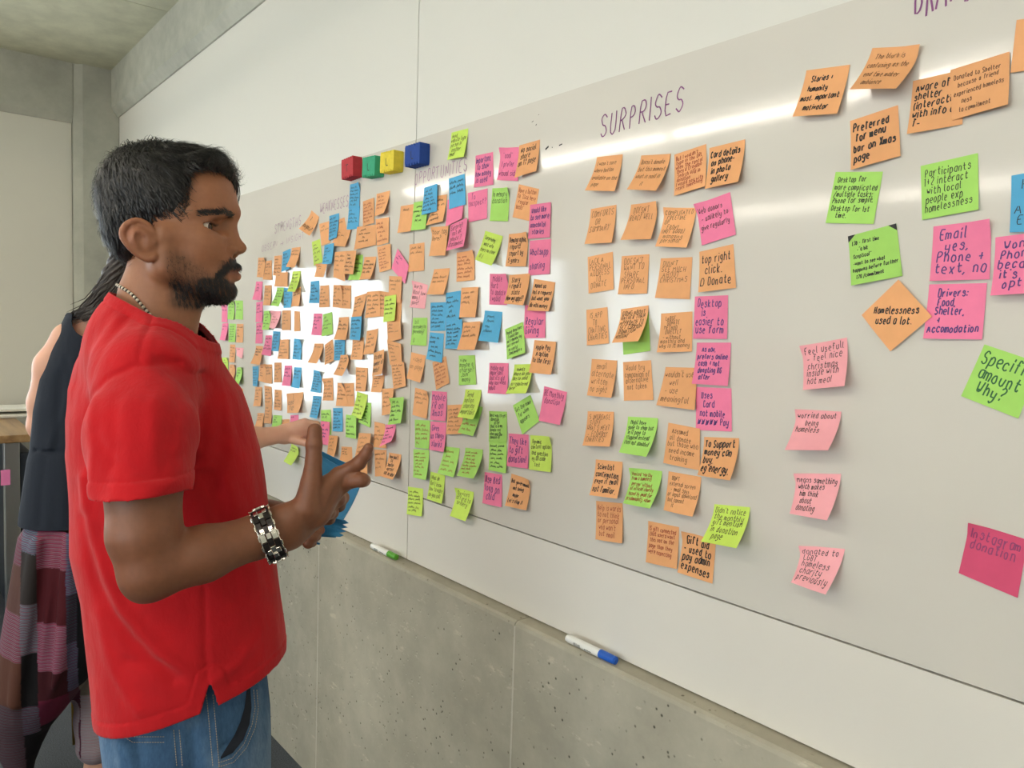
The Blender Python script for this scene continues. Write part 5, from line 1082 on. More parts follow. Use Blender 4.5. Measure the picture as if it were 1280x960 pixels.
def strands(name, roots, dirs, nrm, length, width, mat, droop, R, seg=5, lift=.15):
    n = len(roots); L = length * R.uniform(.6, 1.25, n); s = np.linspace(0, 1, seg + 1)
    side = np.cross(dirs, nrm); side /= np.linalg.norm(side, axis=1, keepdims=True) + 1e-9
    bend = R.normal(0, .25, n)
    P = roots[:, None, :] + dirs[:, None, :] * (L[:, None] * s)[..., None] + nrm[:, None, :] * (lift * L[:, None] * np.sin(s * 2.2) - droop * L[:, None] * s ** 2)[..., None] + side[:, None, :] * (bend[:, None] * L[:, None] * s ** 2)[..., None]
    wv = width * (1 - .75 * s ** 2)
    A = P + side[:, None, :] * wv[None, :, None] / 2; Bq = P - side[:, None, :] * wv[None, :, None] / 2
    # a second blade turned across, so that strands read from every side
    V = np.stack([A, Bq], 2).reshape(-1, 3); m = 2 * (seg + 1)
    base = np.arange(n)[:, None] * m; q = np.array([[2*i, 2*i+1, 2*i+3, 2*i+2] for i in range(seg)])
    F = (base[:, None, :] + q[None]).reshape(-1, 4)
    me = bpy.data.meshes.new(name); me.vertices.add(len(V)); me.vertices.foreach_set('co', V.astype(np.float32).ravel())
    me.loops.add(F.size); me.loops.foreach_set('vertex_index', F.ravel().astype(np.int32)); me.polygons.add(len(F)); me.polygons.foreach_set('loop_start', (np.arange(len(F)) * 4).astype(np.int32))
    me.update(calc_edges=True); me.materials.append(mat); me.polygons.foreach_set('use_smooth', [True] * len(F))
    o = bpy.data.objects.new(name, me); COL.objects.link(o); return o
R_ = np.random.default_rng(4)
sel = R_.choice(len(V2), 12000)
tn = dirn[sel] + np.array([.02, 0, -.035]) * 1.0 + R_.normal(0, .020, (12000, 3)); tw = tn @ HAX
nn = N_[sel]; tw -= nn * (tw * nn).sum(1, keepdims=True); tw /= np.linalg.norm(tw, axis=1, keepdims=True) + 1e-9
s_ = strands('hair_strands', V2[sel] - nn * .001, tw, nn, .024, .0010, M_hair, .30, R_, 5, R_.uniform(.12, .42, (12000, 1))); adopt(s_); s_['kind'] = 'stuff'
# fringe locks falling over the far temple
fr = []
for i in range(46):
    r0 = -.035 + .055 * R_.random(); a = hp(.072 + .012 * R_.random(), r0, .084 + .006 * R_.random())
    L = .022 + .034 * R_.random(); pts = [a + HF * (.010 * math.sin(2.2 * t)) - HU * L * t ** 1.3 + HR * (-.008 * t + .004 * R_.random() * t) + HF * .003 * t for t in np.linspace(0, 1, 6)]
    fr.append(tube(pts, [.0010, .0010, .0009, .0008, .0006, .0003], 4))
v, f = join(fr); o = mesh_obj('fringe', v, f, M_hair, None, True); adopt(o); o['kind'] = 'stuff'
# beard, moustache, brows, lashes
body.data.update(); Nb = np.empty(len(P) * 3, np.float32); body.data.vertices.foreach_get('normal', Nb); Nb = Nb.reshape(-1, 3).astype(float)
def grow(name, w, n, d, L, wid, droop=.2, lift=.3):
    p = np.clip(w, 0, None); p = p / p.sum(); sel = R_.choice(len(P), n, p=p)
    dd = (np.array(d) + R_.normal(0, .22, (n, 3))) @ HAX; nn = Nb[sel]; dd -= nn * (dd * nn).sum(1, keepdims=True) * .8; dd /= np.linalg.norm(dd, axis=1, keepdims=True)
    o = strands(name, P[sel], dd, nn, L, wid, M_hair, droop, R_, 3, lift); adopt(o); o['kind'] = 'stuff'; return o
grow('beard', head * np.clip(bl - .6, 0, 1) * (u_ < -.086), 3600, (.25, 0, -1), .0065, .0007)
grow('beard_stubble', head * np.clip(bl - .25, 0, 1) * (u_ > -.112) * (must < .3) * (1 - lipm), 2200, (.2, 0, -1), .0028, .00045)
grow('moustache', head * must * (u_ < -.056) * (u_ > np.where(ar_ < .02, -.0745, -.090)), 1700, (.25, 0, -1), .0062, .0008, .1, .2)
for s in (1, -1):
    uc = .0105 + np.where(ar_ < .034, (.034 - ar_) * -.15, (.034 - ar_) * .38) - .002
    wbr = np.exp(-((u_ - uc) / .0034) ** 2) * (f_ > .030) * (ar_ > .014) * (ar_ < .058) * (r_ * s > 0) * head
    grow('eyebrow', wbr * (wbr > .2), 620, (-.5, s * .8, .15), .0070, .0007, .1, .1)
    ls = []
    for k in range(16):
        t = k / 15; a = hp(.0675 - .014 * t ** 2, s * (.024 + .025 * t), -.0115 - .003 * abs(t - .4)); d = HF * (.9 - .5*t) + HR * s * (.1 + .6 * t) + HU * .1
        d /= np.linalg.norm(d); ls.append(tube([a, a + d * .004, a + d * .0075 + HU * .002], [.0004, .0003, .00015], 3))
    v, f = join(ls); o = mesh_obj('eyelashes', v, f, M_hair); adopt(o)

# ------------------------------------------------------------------ red T-shirt
e1 = np.array([TF[0], TF[1]]); e1 /= np.linalg.norm(e1); e2 = np.array([-e1[1], e1[0]])
def row(py, L, R, b, t=1.27, shift=0):
    cx_ = (L + R) / 2; c = at(cx_, py, t + shift); return (c[2], c[0], c[1], (R - L) / 2 * t / FOC * .985, b)
SH = Field(.0028)
SH.loft([row(434, 132, 252, .12), row(455, 116, 276, .145), row(485, 103, 297, .155), row(520, 98, 309, .155), row(560, 98, 320, .150), row(620, 102, 330, .150), row(680, 104, 338, .15), row(740, 117, 346, .148), row(800, 122, 353, .152), row(860, 128, 353, .156), row(930, 136, 350, .156), row(985, 138, 350, .156)], e1, e2, 2.25, .03)
SH.cone(hp(-.022, 0, -.205), hp(-.023, 0, -.128), .088, .058, .03)
SH.cone(hp(-.03, 0, -.20), at(182, 466, 1.10), .070, .060, .05)
SH.cone(hp(-.03, 0, -.20), at(216, 452, 1.41), .072, .070, .05)
SH.cone(hp(-.05, 0, -.19), at(152, 470, 1.24), .05, .062, .04)
sl = at(180, 640, .985)
SH.chain([at(184, 486, 1.095), at(181, 545, 1.035), sl], [.064, .0625, .0600], .045)
SH.chain([Sf, at(252, 600, 1.43), at(256, 650, 1.43)], [.070, .064, .062], .035)
def pr(P): L = (P - HC) @ HAX.T; return L[..., [0, 2]]
def near(P): return np.clip(((P - HC) @ HR + .0) / .05, 0, 1)
def far(P): return np.clip((-((P - HC) @ HR)) / .05, 0, 1)
def SP(px, py, t): L = loc(at(px, py, t)); return (L[0], L[2])
tb = 1.12
def fold(pts, amp, w, t=tb, m=near): SH.crease([SP(x, y, t) for x, y in pts], amp, w, pr, m)
fold([(104, 560), (104, 525), (116, 497), (138, 474), (168, 458), (212, 452)], .0030, .0050, 1.03)     # armhole seam
fold([(212, 452), (238, 470), (254, 505), (258, 560), (252, 620)], .0070, .009, 1.08)
fold([(262, 500), (276, 560), (284, 640)], -.0030, .012, 1.12)
fold([(180, 388), (186, 420), (187, 452)], .0022, .0035, 1.08)                                          # shoulder seam
fold([(98, 600), (110, 670), (150, 760), (200, 815), (240, 850)], -.0065, .011)
fold([(100, 650), (120, 730), (165, 800), (215, 850)], .0055, .010)
fold([(120, 770), (140, 840), (175, 885)], -.004, .010)
fold([(250, 600), (275, 680), (285, 760)], .0060, .012)
fold([(262, 590), (300, 660), (320, 730)], -.0045, .011)
fold([(258, 560), (300, 600), (326, 660)], .0035, .008)
fold([(256, 862), (252, 820), (250, 760), (246, 700)], .0022, .004)                                       # side seam
fold([(258, 862), (290, 845), (330, 800)], -.0035, .009)
fold([(300, 700), (322, 780), (330, 850)], -.0045, .012)
fold([(312, 690), (336, 760), (344, 830)], .0040, .010)
fold([(240, 850), (200, 830), (160, 826)], .003, .008)
fold([(150, 500), (160, 560), (150, 610)], .0030, .010, 1.0)
fold([(196, 500), (204, 560), (216, 600)], -.0030, .010, 1.0)
fold([(130, 540), (160, 575), (210, 590)], .0030, .008, 1.0)
fold([(118, 500), (130, 560), (124, 610)], -.0035, .009, 1.0)
fold([(222, 500), (216, 550), (214, 590)], .0025, .009, 1.0)
fold([(268, 470), (282, 540), (300, 590)], -.0030, .010)
fold([(150, 400), (128, 440), (112, 490)], -.0030, .010)
fold([(165, 400), (150, 440), (140, 470)], .0025, .008)
for k in range(7):
    x0 = 110 + 32 * k; fold([(x0, 560), (x0 + 14, 700), (x0 + 6, 860)], .004 * (-1) ** k, .012, 1.4, far)
shirt = SH.mesh('t_shirt', M_red, None)
# surface ripple, finer than the folds
V = coords(shirt); shirt.data.update(); Ns = np.empty(len(V) * 3, np.float32); shirt.data.vertices.foreach_get('normal', Ns); Ns = Ns.reshape(-1, 3).astype(float)
V = V + Ns * (vnoise(V, 38, 11) * .0014 + vnoise(V * np.array([1, 1, .5]), 90, 12) * .0006)[:, None]
shirt.data.vertices.foreach_set('co', V.astype(np.float32).ravel()); shirt.data.update()
vent = loc(at(256, 862, 1.11))
def g_shirt(P):
    L = (P - HC) @ HAX.T; f, r, u = L.T
    hem = P[:, 2] - (.917 + .29 * (f - loc(at(205, 908, 1.11))[0]) * (1 + 0 * r))
    zv = at(256, 862, 1.11)[2]
    # side vents, near and far
    dv = np.abs(f - vent[0] - .001) - np.clip((zv - P[:, 2]) * .28, 0, 1) ; vv = np.where(P[:, 2] < zv, dv, np.sqrt(dv ** 2 + (P[:, 2] - zv) ** 2))
    hem = np.minimum(hem, vv)
    neck = np.maximum((-.1525 - .50 * (f + .010)) - u, np.sqrt((f + .02) ** 2 + r ** 2) - .092)
    qa, qb, qc = at(122, 621, .985), at(246, 613, .985), at(184, 625, .925); ax = np.cross(qb - qa, qc - qa); ax /= np.linalg.norm(ax); ax = ax if ax[2] < 0 else -ax; cut = (qa + qb) / 2
    s1 = -((P - cut) @ ax) ; d1 = np.linalg.norm(P - cut - ((P - cut) @ ax)[:, None] * ax, axis=1); s1 = np.maximum(s1, d1 - .085)
    cut2 = at(255, 612, 1.43); ax2 = at(256, 650, 1.43) - Sf; ax2 /= np.linalg.norm(ax2); s2 = -((P - cut2) @ ax2); d2 = np.linalg.norm(P - cut2 - ((P - cut2) @ ax2)[:, None] * ax2, axis=1); s2 = np.maximum(s2, d2 - .075)
    inner = np.minimum(np.minimum(hem, neck), s1)
    return np.minimum(inner, np.where(((P - CAM_P) @ FC) > 1.36, s2, 1))
V = coords(shirt); G = g_shirt(V)
# stitched hems and collar rib: shallow grooves a set distance in from each edge
shirt.data.vertices.foreach_get('normal', Ns_ := np.empty(len(V) * 3, np.float32)); Ns_ = Ns_.reshape(-1, 3).astype(float)
L = loc(V); colr = (L[:, 2] > -.26) & (np.hypot(L[:, 0] + .02, L[:, 1]) < .13)
wid = np.where(colr, .017, .021)
V = V - Ns_ * (.0014 * np.exp(-((G - wid) / .0022) ** 2))[:, None] + Ns_ * (.0010 * (G < wid) * (G > 0))[:, None]
shirt.data.vertices.foreach_set('co', V.astype(np.float32).ravel()); shirt.data.update()
trim(shirt, g_shirt); adopt(shirt); solid(shirt, .0018)

# ------------------------------------------------------------------ jeans
J = Field(.0032)
J.loft([row(800, 160, 318, .115), row(850, 142, 330, .125), row(890, 135, 334, .132), row(925, 139, 335, .136), row(960, 146, 335, .138), row(1010, 152, 332, .13)], e1, e2, 2.4, .02)
for dr in (.075, -.085):
    a = at(240, 1000, 1.26) + HR * dr; b = a.copy(); b[2] = .45; c = a.copy(); c[2] = .075; c -= HF * .01
    J.cone(a, b, .098, .078, .03); J.cone(b, c, .078, .070, .02)
def JS(pts, t=1.14): return [SP(x, y, t) for x, y in pts]
J.crease(JS([(312, 858), (314, 880), (311, 902), (302, 926), (288, 942), (274, 948)]), .0085, .0050, pr, near)   # pocket mouth standing open
J.crease(JS([(306, 862), (306, 884), (300, 908), (290, 924), (276, 936)]), .0050, .009, pr, near)
J.crease(JS([(318, 858), (320, 884), (316, 908), (306, 932), (290, 950), (276, 955)]), -.0045, .0038, pr, near)
J.crease(JS([(261, 862), (264, 900), (269, 975)]), -.0022, .0035, pr, near)
J.crease(JS([(219, 905), (221, 930), (223, 975)]), .0018, .0030, pr, near)
J.crease(JS([(148, 918), (160, 925), (205, 925)]), .0022, .0035, pr, near)
J.crease(JS([(150, 930), (172, 955), (190, 990)]), -.006, .010, pr, near)
J.crease(JS([(236, 920), (240, 960), (232, 1000)]), .005, .010, pr, near)
J.crease(JS([(164, 905), (175, 935), (180, 980)]), .005, .008, pr, near)
jeans = J.mesh('jeans', M_denim, None)
trim(jeans, lambda P: np.minimum(.985 - P[:, 2], P[:, 2] - .062)); adopt(jeans)
jt = bvh(jeans)
def stitch(pts, n=40, offs=0):
    pts = np.array(pts, float); d = np.concatenate([[0], np.cumsum(np.linalg.norm(np.diff(pts, axis=0), axis=1))]); out = []
    n = int(d[-1] / 3.2)
    for i in range(n):
        a, b = (i + .1) / n * d[-1], (i + .75) / n * d[-1]
        q = [(np.interp(x, d, pts[:, 0]), np.interp(x, d, pts[:, 1])) for x in (a, b)]
        h = [hit(jt, *p, .0004) for p in q]
        if all(h) and np.linalg.norm(h[0][0] - h[1][0]) < .01: out.append(tube([h[0][0], h[1][0]], .0005, 4))
    return out
st = []
for p in ([(317, 862), (319, 884), (315, 906), (305, 930), (290, 948), (272, 954)], [(321, 862), (323, 886), (319, 910), (308, 935), (292, 953), (272, 959)], [(258, 868), (261, 900), (266, 958)], [(266, 868), (269, 900), (274, 958)], [(217, 912), (219, 935), (221, 958)], [(224, 912), (226, 935), (228, 958)], [(146, 912), (165, 921), (206, 921)], [(150, 918), (166, 928), (206, 928)]): st += stitch(p)
v, f = join(st); o = mesh_obj('stitching', v, f, M_stitch); adopt(o); o['kind'] = 'stuff'
# shoes, below the frame
M_pocket_shade = Mat('pocket_shade', '141a26', .9).m  # near-black navy, shade of the open pocket as colour
oc = [(313, 860), (314.5, 885), (312, 905), (304, 925), (291, 941), (276, 949)]; ic = [(308.5, 862), (305.5, 885), (300.5, 902), (293, 919), (284, 933), (276, 946)]
V, F = [], []
for i in range(31):
    t = i / 30 * 5; k = min(int(t), 4); w_ = t - k
    o_ = [oc[k][j] * (1-w_) + oc[k+1][j] * w_ for j in (0, 1)]; n_ = [ic[k][j] * (1-w_) + ic[k+1][j] * w_ for j in (0, 1)]
    for q in range(5): h = hit(jt, o_[0] + (n_[0]-o_[0]) * q / 4, o_[1] + (n_[1]-o_[1]) * q / 4, .0014); V.append(h[0])
for i in range(30):
    for q in range(4): a = i*5+q; F.append((a, a+1, a+6, a+5))
adopt(mesh_obj('pocket_mouth_shade', V, F, M_pocket_shade, None, True))  # dark strip over the pocket mouth, standing in for its shade
M_shoe = Mat('dark_shoe', '2b2b2e', .5).m
for dr in (.075, -.085):
    a = at(240, 1000, 1.26) + HR * dr; sh = Field(.004); h3 = np.array([HF[0], HF[1], 0]); h3 /= np.linalg.norm(h3)
    p0 = np.array([a[0], a[1], .045]) - h3 * .05; p1 = np.array([a[0], a[1], .036]) + h3 * .14
    sh.cone(p0, p1, .042, .034, .02).cone(p0 + h3 * .02, p0 + h3 * .03 + np.array([0, 0, .06]), .042, .040, .02)
    sh.rbox((p0 + p1) / 2 - np.array([0, 0, .0]) * 1, (.12, .038, .030), np.array([h3, np.cross([0, 0, 1.], h3), [0, 0, 1.]]), .015, .01)
    so = sh.mesh('shoe', M_shoe, None)
    Vs = coords(so); Vs[:, 2] = np.maximum(Vs[:, 2], .0005); so.data.vertices.foreach_set('co', Vs.astype(np.float32).ravel()); so.data.update(); adopt(so)
# bead necklace
M_bead_w = Mat('bone_bead', 'e6dcc8', .4).m; M_bead_k = Mat('dark_bead', '2b211d', .3).m
bt = bvh(body)
bd = [[], []]; cord = []
ctrl = [hp(-.072, 0, -.105), hp(-.062, .034, -.110), hp(-.040, .056, -.126), hp(-.008, .060, -.160), hp(.018, .050, -.186), hp(.034, .030, -.202), hp(.042, .0, -.208), hp(.036, -.028, -.190), hp(.018, -.050, -.170), hp(-.008, -.060, -.150), hp(-.040, -.056, -.124), hp(-.062, -.034, -.110)]
def catmull(Q, n):
    out = []; m = len(Q)
    for i in range(m):
        p0, p1, p2, p3 = Q[i-1], Q[i], Q[(i+1) % m], Q[(i+2) % m]
        for k in range(n):
            t = k / n; out.append(.5 * ((2*p1) + (-p0+p2)*t + (2*p0-5*p1+4*p2-p3)*t*t + (-p0+3*p1-3*p2+p3)*t**3))
    return out
path = catmull(ctrl, 24); snapped = []
for p in path:
    h = bt.find_nearest(Vector(p)); q = np.array(h[0]); n = np.array(h[1]); n = -n if n @ (p - q) < -1 else n
    c0 = hp(-.018, 0, loc(p)[2]); 
    if n @ (q - c0) < 0: n = -n
    snapped.append(q + n * .0024)
d = np.concatenate([[0], np.cumsum([np.linalg.norm(b - a) for a, b in zip(snapped, snapped[1:])])])
SN = np.array(snapped); tot = d[-1]; x = 0; k = 0
while x < tot - .003:
    L = (.0045, .0022, .0045, .0028)[k % 4]; a = np.array([np.interp(x, d, SN[:, i]) for i in range(3)]); b = np.array([np.interp(min(x + L * .9, tot), d, SN[:, i]) for i in range(3)])
    m = (a + b) / 2; bd[(0, 1, 0, 1)[k % 4]].append(tube([a, a * .7 + b * .3, a * .3 + b * .7, b], [.0013, .0024, .0024, .0013], 8)); x += L; k += 1
nk = mesh_obj('necklace', *join([tube(snapped, .0006, 5, True)]), M_bead_k); adopt(nk)
for i, m in enumerate((M_bead_w, M_bead_k)):
    v, f = join(bd[i]); o = mesh_obj(('bone_beads', 'dark_beads')[i], v, f, m, None, True); o.parent = nk; o['kind'] = 'stuff'
# chunky metal link bracelet on the right wrist
M_chrome = Mat('polished_metal', 'd8d4cc', .16, 1).m; M_blk = Mat('black_links', '26201f', .3, .4).m
ca = at(336, 668, 1.068); axv = Wr - El; axv /= np.linalg.norm(axv)
tilt = at(350, 662, 1.08) - at(322, 674, 1.07); axv = tilt / np.linalg.norm(tilt)
toC = CAM_P - ca; toC -= axv * (toC @ axv); toC /= np.linalg.norm(toC); upv = np.cross(axv, toC); upv = upv if upv[2] > 0 else -upv
br = empty('bracelet'); br.location = ca; adopt(br)
br['label'] = 'chunky silver and black link bracelet'
brM = Matrix(((axv[0], toC[0], upv[0], ca[0]), (axv[1], toC[1], upv[1], ca[1]), (axv[2], toC[2], upv[2], ca[2]), (0, 0, 0, 1)))
br.parent = man; br.matrix_parent_inverse = Matrix.Identity(4); br.matrix_local = Matrix.Translation(-man.location) @ brM
RA, RB = .0300, .0345       # toward the viewer, and up
def bpt(x, th, dr): return (x, (RA + dr) * math.cos(th), (RB + dr) * math.sin(th))
def block(x0, x1, t0, t1, d0, d1):
    n = 3; V, F = [], []
    for i in range(n):
        t = t0 + (t1 - t0) * i / (n - 1)
        V += [bpt(x0, t, d0), bpt(x1, t, d0), bpt(x1, t, d1), bpt(x0, t, d1)]
    for i in range(n - 1):
        for k in range(4): F.append((4*i+k, 4*i+(k+1) % 4, 4*i+4+(k+1) % 4, 4*i+4+k))
    F += [(3, 2, 1, 0), (4*n-4, 4*n-3, 4*n-2, 4*n-1)]
    return V, F
NB = 16; black, silver = [], []
for i in range(NB):
    t0 = 2*math.pi*i/NB + .15; dt = 2*math.pi/NB
    for (xa, xb, col_) in ((-.0115, -.0040, 0), (-.0035, .0035, 1), (.0040, .0115, 0)):
        off = dt * .5 if col_ else 0
        bi = [(black if (i % 4 != 3) else silver)][0] if not col_ else (black if i % 4 != 1 else silver)
        bi.append(block(xa, xb, t0 + off + .02, t0 + off + dt - .02, 0, .0042))
    silver.append(block(-.0142, -.0120, t0 + dt*.25, t0 + dt*.75, .0, .0046)); silver.append(block(.0120, .0142, t0 + dt*.25, t0 + dt*.75, .0, .0046))
    if i % 2 == 0:
        silver.append(block(-.0085, -.0030, t0 - .10, t0 + .10, .0030, .0064)); silver.append(block(.0030, .0085, t0 - .10, t0 + .10, .0030, .0064))
    else: silver.append(block(-.0030, .0030, t0 + dt*.5 - .10, t0 + dt*.5 + .10, .0030, .0062))
for nm, bl_, m in (('black_links', black, M_blk), ('silver_links', silver, M_chrome)):
    v, f = join(bl_); o = mesh_obj(nm, v, f, m, br); md_ = o.modifiers.new('b', 'BEVEL'); md_.width = .0005; md_.segments = 1; o['kind'] = 'stuff'
v, f = join([tube([bpt(sx, 2*math.pi*k/40, .001) for k in range(40)], .0012, 6, True) for sx in (-.0118, .0118)]); mesh_obj('rim_wire', v, f, M_chrome, br, True)

# ------------------------------------------------------------------ blue paper held in his left hand
pad = empty('paper_pad', tuple(at(412, 640, 1.30)), 'bundle of blue sticky sheets held by the person in the red T-shirt', 'paper pad')
def sheet(name, quad, th, mat, jag=0, n=10):
    """quad: 4 corners (px, py, t) clockwise from top left; the right edge can be jagged"""
    Q = [at(*q) - np.array(pad.location) for q in quad]; V, F = [], []; R = random.Random(len(quad) + int(quad[0][0]))
    nn = np.cross(Q[1] - Q[0], Q[3] - Q[0]); nn /= np.linalg.norm(nn)
    edge = []
    for i in range(n + 1):
        t = i / n; j = (jag * (1 if i % 2 else -1) * R.uniform(.5, 1.2)) if 0 < i < n else 0
        l = Q[0] * (1-t) + Q[3] * t; r = Q[1] * (1-t) + Q[2] * t; d = (r - l) / (np.linalg.norm(r - l) + 1e-9)
        c = nn * .006 * math.sin(math.pi * t)
        edge.append((l + c, (l + r) / 2 + c * 1.8, r + d * j + c))
    for side in (0, 1):
        for l, m, r in edge: V += [l + nn * th * side, m + nn * th * side, r + nn * th * side]
    k = 3 * (n + 1)
    for i in range(n):
        for c in (0, 1):
            a = 3*i + c; F.append((a, a+1, a+4, a+3)); F.append((k+a+3, k+a+4, k+a+1, k+a))
        F.append((3*i, 3*i+3, k+3*i+3, k+3*i)); F.append((3*i+2, k+3*i+2, k+3*i+5, 3*i+5))
    F.append((0, k, k+1, 1)); F.append((1, k+1, k+2, 2)); F.append((3*n, 3*n+1, k+3*n+1, k+3*n)); F.append((3*n+1, 3*n+2, k+3*n+2, k+3*n+1))
    return mesh_obj(name, V, F, mat, pad)
M_bl2 = Mat('blue_paper', '3f93c4', .7).vary(30, .08).m
sheet('sheet_stack', [(388, 562, 1.33), (452, 600, 1.30), (428, 650, 1.29), (384, 640, 1.31)], .004, M_bl2)
sheet('sheet_stack', [(394, 560, 1.345), (434, 580, 1.335), (440, 606, 1.33), (396, 620, 1.335)], .003, M_bl2)
sheet('torn_sheet', [(398, 644, 1.325), (431, 650, 1.312), (424, 671, 1.305), (392, 668, 1.315)], .002, M_bl2, .0065, 8)
sheet('torn_sheet', [(385, 660, 1.33), (425, 664, 1.33), (420, 672, 1.33), (385, 670, 1.33)], .001, M_bl2, .003, 5)
sheet('torn_sheet', [(370, 668, 1.335), (398, 679, 1.33), (399, 681, 1.33), (370, 676, 1.335)], .001, M_bl2, 0, 4)
# ------------------------------------------------------------------ the woman at the far end of the board
TW = 2.38
woman = empty('person', tuple(np.array([*at(110, 800, TW)[:2], 0])), 'person in black sleeveless top and patchwork trousers reaching out to the board', 'person')
def adoptw(o): o.parent = woman; o.matrix_parent_inverse = Matrix.Translation(-woman.location); return o
ms = Mat('fair_skin', 'd9a58c', .5); ms.vary(12, .05); ms.b.inputs['Subsurface Weight'].default_value = .12; ms.b.inputs['Subsurface Radius'].default_value = (.012, .005, .003); M_fair = ms.m
a1 = math.radians(27); w1 = RC * math.cos(a1) + FC * math.sin(a1); w1[2] = 0; w1 /= np.linalg.norm(w1); w2 = np.array([-w1[1], w1[0], 0])
WB = Field(.0042)
SL, SR = at(86, 423, 2.37), at(166, 414, 2.42)
nk0 = at(128, 398, 2.40); hd = at(200, 312, 2.42)
WB.cone(at(120, 440, 2.42), at(118, 560, 2.42), .085, .10, .04)
WB.cone(nk0, SL, .036, .040, .02).cone(nk0, SR, .040, .043, .03)
WB.cone(nk0, at(178, 345, 2.42), .048, .046, .02)
WB.ell(hd, (.085, .075, .105), None, .02)
WB.ell(hd + np.array([.03, 0, -.045]), (.055, .055, .06), None, .02)
hf = np.array([.03, 0, -.045])
WB.cone(hd + w1 * .080 + np.array([0, 0, -.005]), hd + w1 * .094 + np.array([0, 0, -.034]), .007, .0085, .008)
WB.ell(hd + w1 * .070 + np.array([0, 0, -.090]), (.022, .022, .018), None, .015)
for sg in (1, -1):
    WB.ell(hd + w1 * .092 + w2 * sg * .030 + np.array([0, 0, -.006]), (.014, .016, .010), None, .010, 'sub')
    WB.cone(hd + w1 * .085 + np.array([0, 0, -.064]), hd + w1 * .074 + w2 * sg * .020 + np.array([0, 0, -.065]), .008, .005, .006)
WB.ell(hd + np.array([0, 0, -.02]) - w2 * .078, (.016, .01, .028), None, .005)
WB.chain([SL, at(66, 458, 2.37), at(56, 503, 2.38), at(52, 532, 2.39)], [.046, .050, .045, .038], .02)
WB.chain([at(52, 532, 2.39), at(62, 565, 2.46), at(78, 590, 2.56)], [.037, .033, .026], .02)
wrl, wrr = at(78, 590, 2.56), at(352, 543, 2.545)
eR = at(262, 566, 2.44)
WB.chain([SR, eR, at(310, 549, 2.49), wrr], [.052, .040, .036, .0275], .03)
WB.cone(at(118, 570, 2.42), at(112, 680, 2.42), .10, .11, .05)
for p, t in (((20, 870), 2.42), ((118, 830), 2.52)):
    b_ = at(*p, t); e_ = b_.copy(); e_[2] = .08; WB.cone(at(112, 690, 2.42), b_, .075, .045, .02); WB.cone(b_, e_, .040, .034, .02)
    q_ = e_.copy(); q_[2] = .035; WB.cone(q_, q_ + w1 * (.02 if p[0] < 60 else .15), .034, .024, .02)
# her right hand pressing a note: palm, four curled fingers, thumb
kn = [at(381, 528, 2.555), at(384, 534, 2.560), at(383, 541, 2.570), at(380, 547, 2.580)]
for i, m in enumerate(kn): WB.cone(at(356, 538 + 3 * i, 2.555), m, .021, .0145, .014)
tips = [(at(396, 530, 2.560), at(403, 541, 2.575)), (at(398, 536, 2.565), at(403, 546, 2.580)), (at(397, 542, 2.575), at(398, 551, 2.585)), (at(392, 549, 2.585), at(391, 555, 2.590))]
for m, (a, b) in zip(kn, tips): WB.chain([m, a, b], [.0125, .0105, .0085], .004)
WB.chain([at(366, 549, 2.550), at(384, 554, 2.545), at(400, 549, 2.555)], [.016, .0118, .0090], .006)
# her left hand, in front of her
for i in range(4):
    a = wrl + FC * .07 + RC * (.012 * i - .01); WB.cone(wrl, a, .02, .011, .012); WB.cone(a, a + FC * .035 - np.array([0, 0, .012]), .010, .008, .003)
WB.cone(wrl, wrl + FC * .04 + RC * .045, .016, .009, .01)
adoptw(WB.mesh('body', M_fair, None))
for sg in (1, -1):
    adoptw(sphere('eyeball', hd + w1 * .066 + w2 * sg * .030 + np.array([0, 0, -.006]), .0135, [M_scl, M_iris, M_pup], w1, None, 16))
# hair gathered into a long ponytail
WH = Field(.0042)
WH.ell(hd + np.array([-.008, 0, .012]) - w1 * .012, (.100, .092, .112), None, .02)
WH.ell(hd + w1 * .115 - np.array([0, 0, .025]), (.06, .12, .085), np.array([w1, w2, [0, 0, 1]]), .01, 'sub')
WH.chain([at(176, 312, 2.38), at(159, 325, 2.36), at(146, 345, 2.35), at(133, 366, 2.34), at(119, 384, 2.33), at(105, 393, 2.33), at(92, 391, 2.33)], [.050, .044, .035, .031, .023, .014, .005], .02)
wh = WH.mesh('hair', M_hair2, None)
V = coords(wh); wh.data.update(); Nw = np.empty(len(V) * 3, np.float32); wh.data.vertices.foreach_get('normal', Nw); Nw = Nw.reshape(-1, 3).astype(float)
L_ = (V - hd) @ np.array([RC, FC, -DC]).T; lane = (L_[:, 0] * -.7 + L_[:, 2] * .75)
V += Nw * (.0030 * np.sin(lane * 420 + 3 * vnoise(V, 25, 5)))[:, None]; wh.data.vertices.foreach_set('co', V.astype(np.float32).ravel()); wh.data.update(); adoptw(wh)
Rw = np.random.default_rng(9); tt = []
spine = [at(168, 322, 2.33), at(148, 345, 2.32), at(132, 368, 2.31), at(114, 386, 2.30), at(95, 393, 2.30), at(86, 388, 2.31)]
for i in range(120):
    off = (RC * Rw.normal(0, .018) + DC * Rw.normal(0, .018)); k = Rw.uniform(.6, 1.0)
    pts = [p + off * (1 - .5 * j / 5) + (DC * .03 * Rw.uniform(-.4, 1) * (j / 5) ** 2) for j, p in enumerate(spine)]
    pts = pts[:max(3, int(6 * k))]; tt.append(tube(pts, [.0016] * (len(pts) - 1) + [.0004], 3))
v, f = join(tt); o = mesh_obj('loose_hair', v, f, M_hair2, None, True); adoptw(o); o['kind'] = 'stuff'
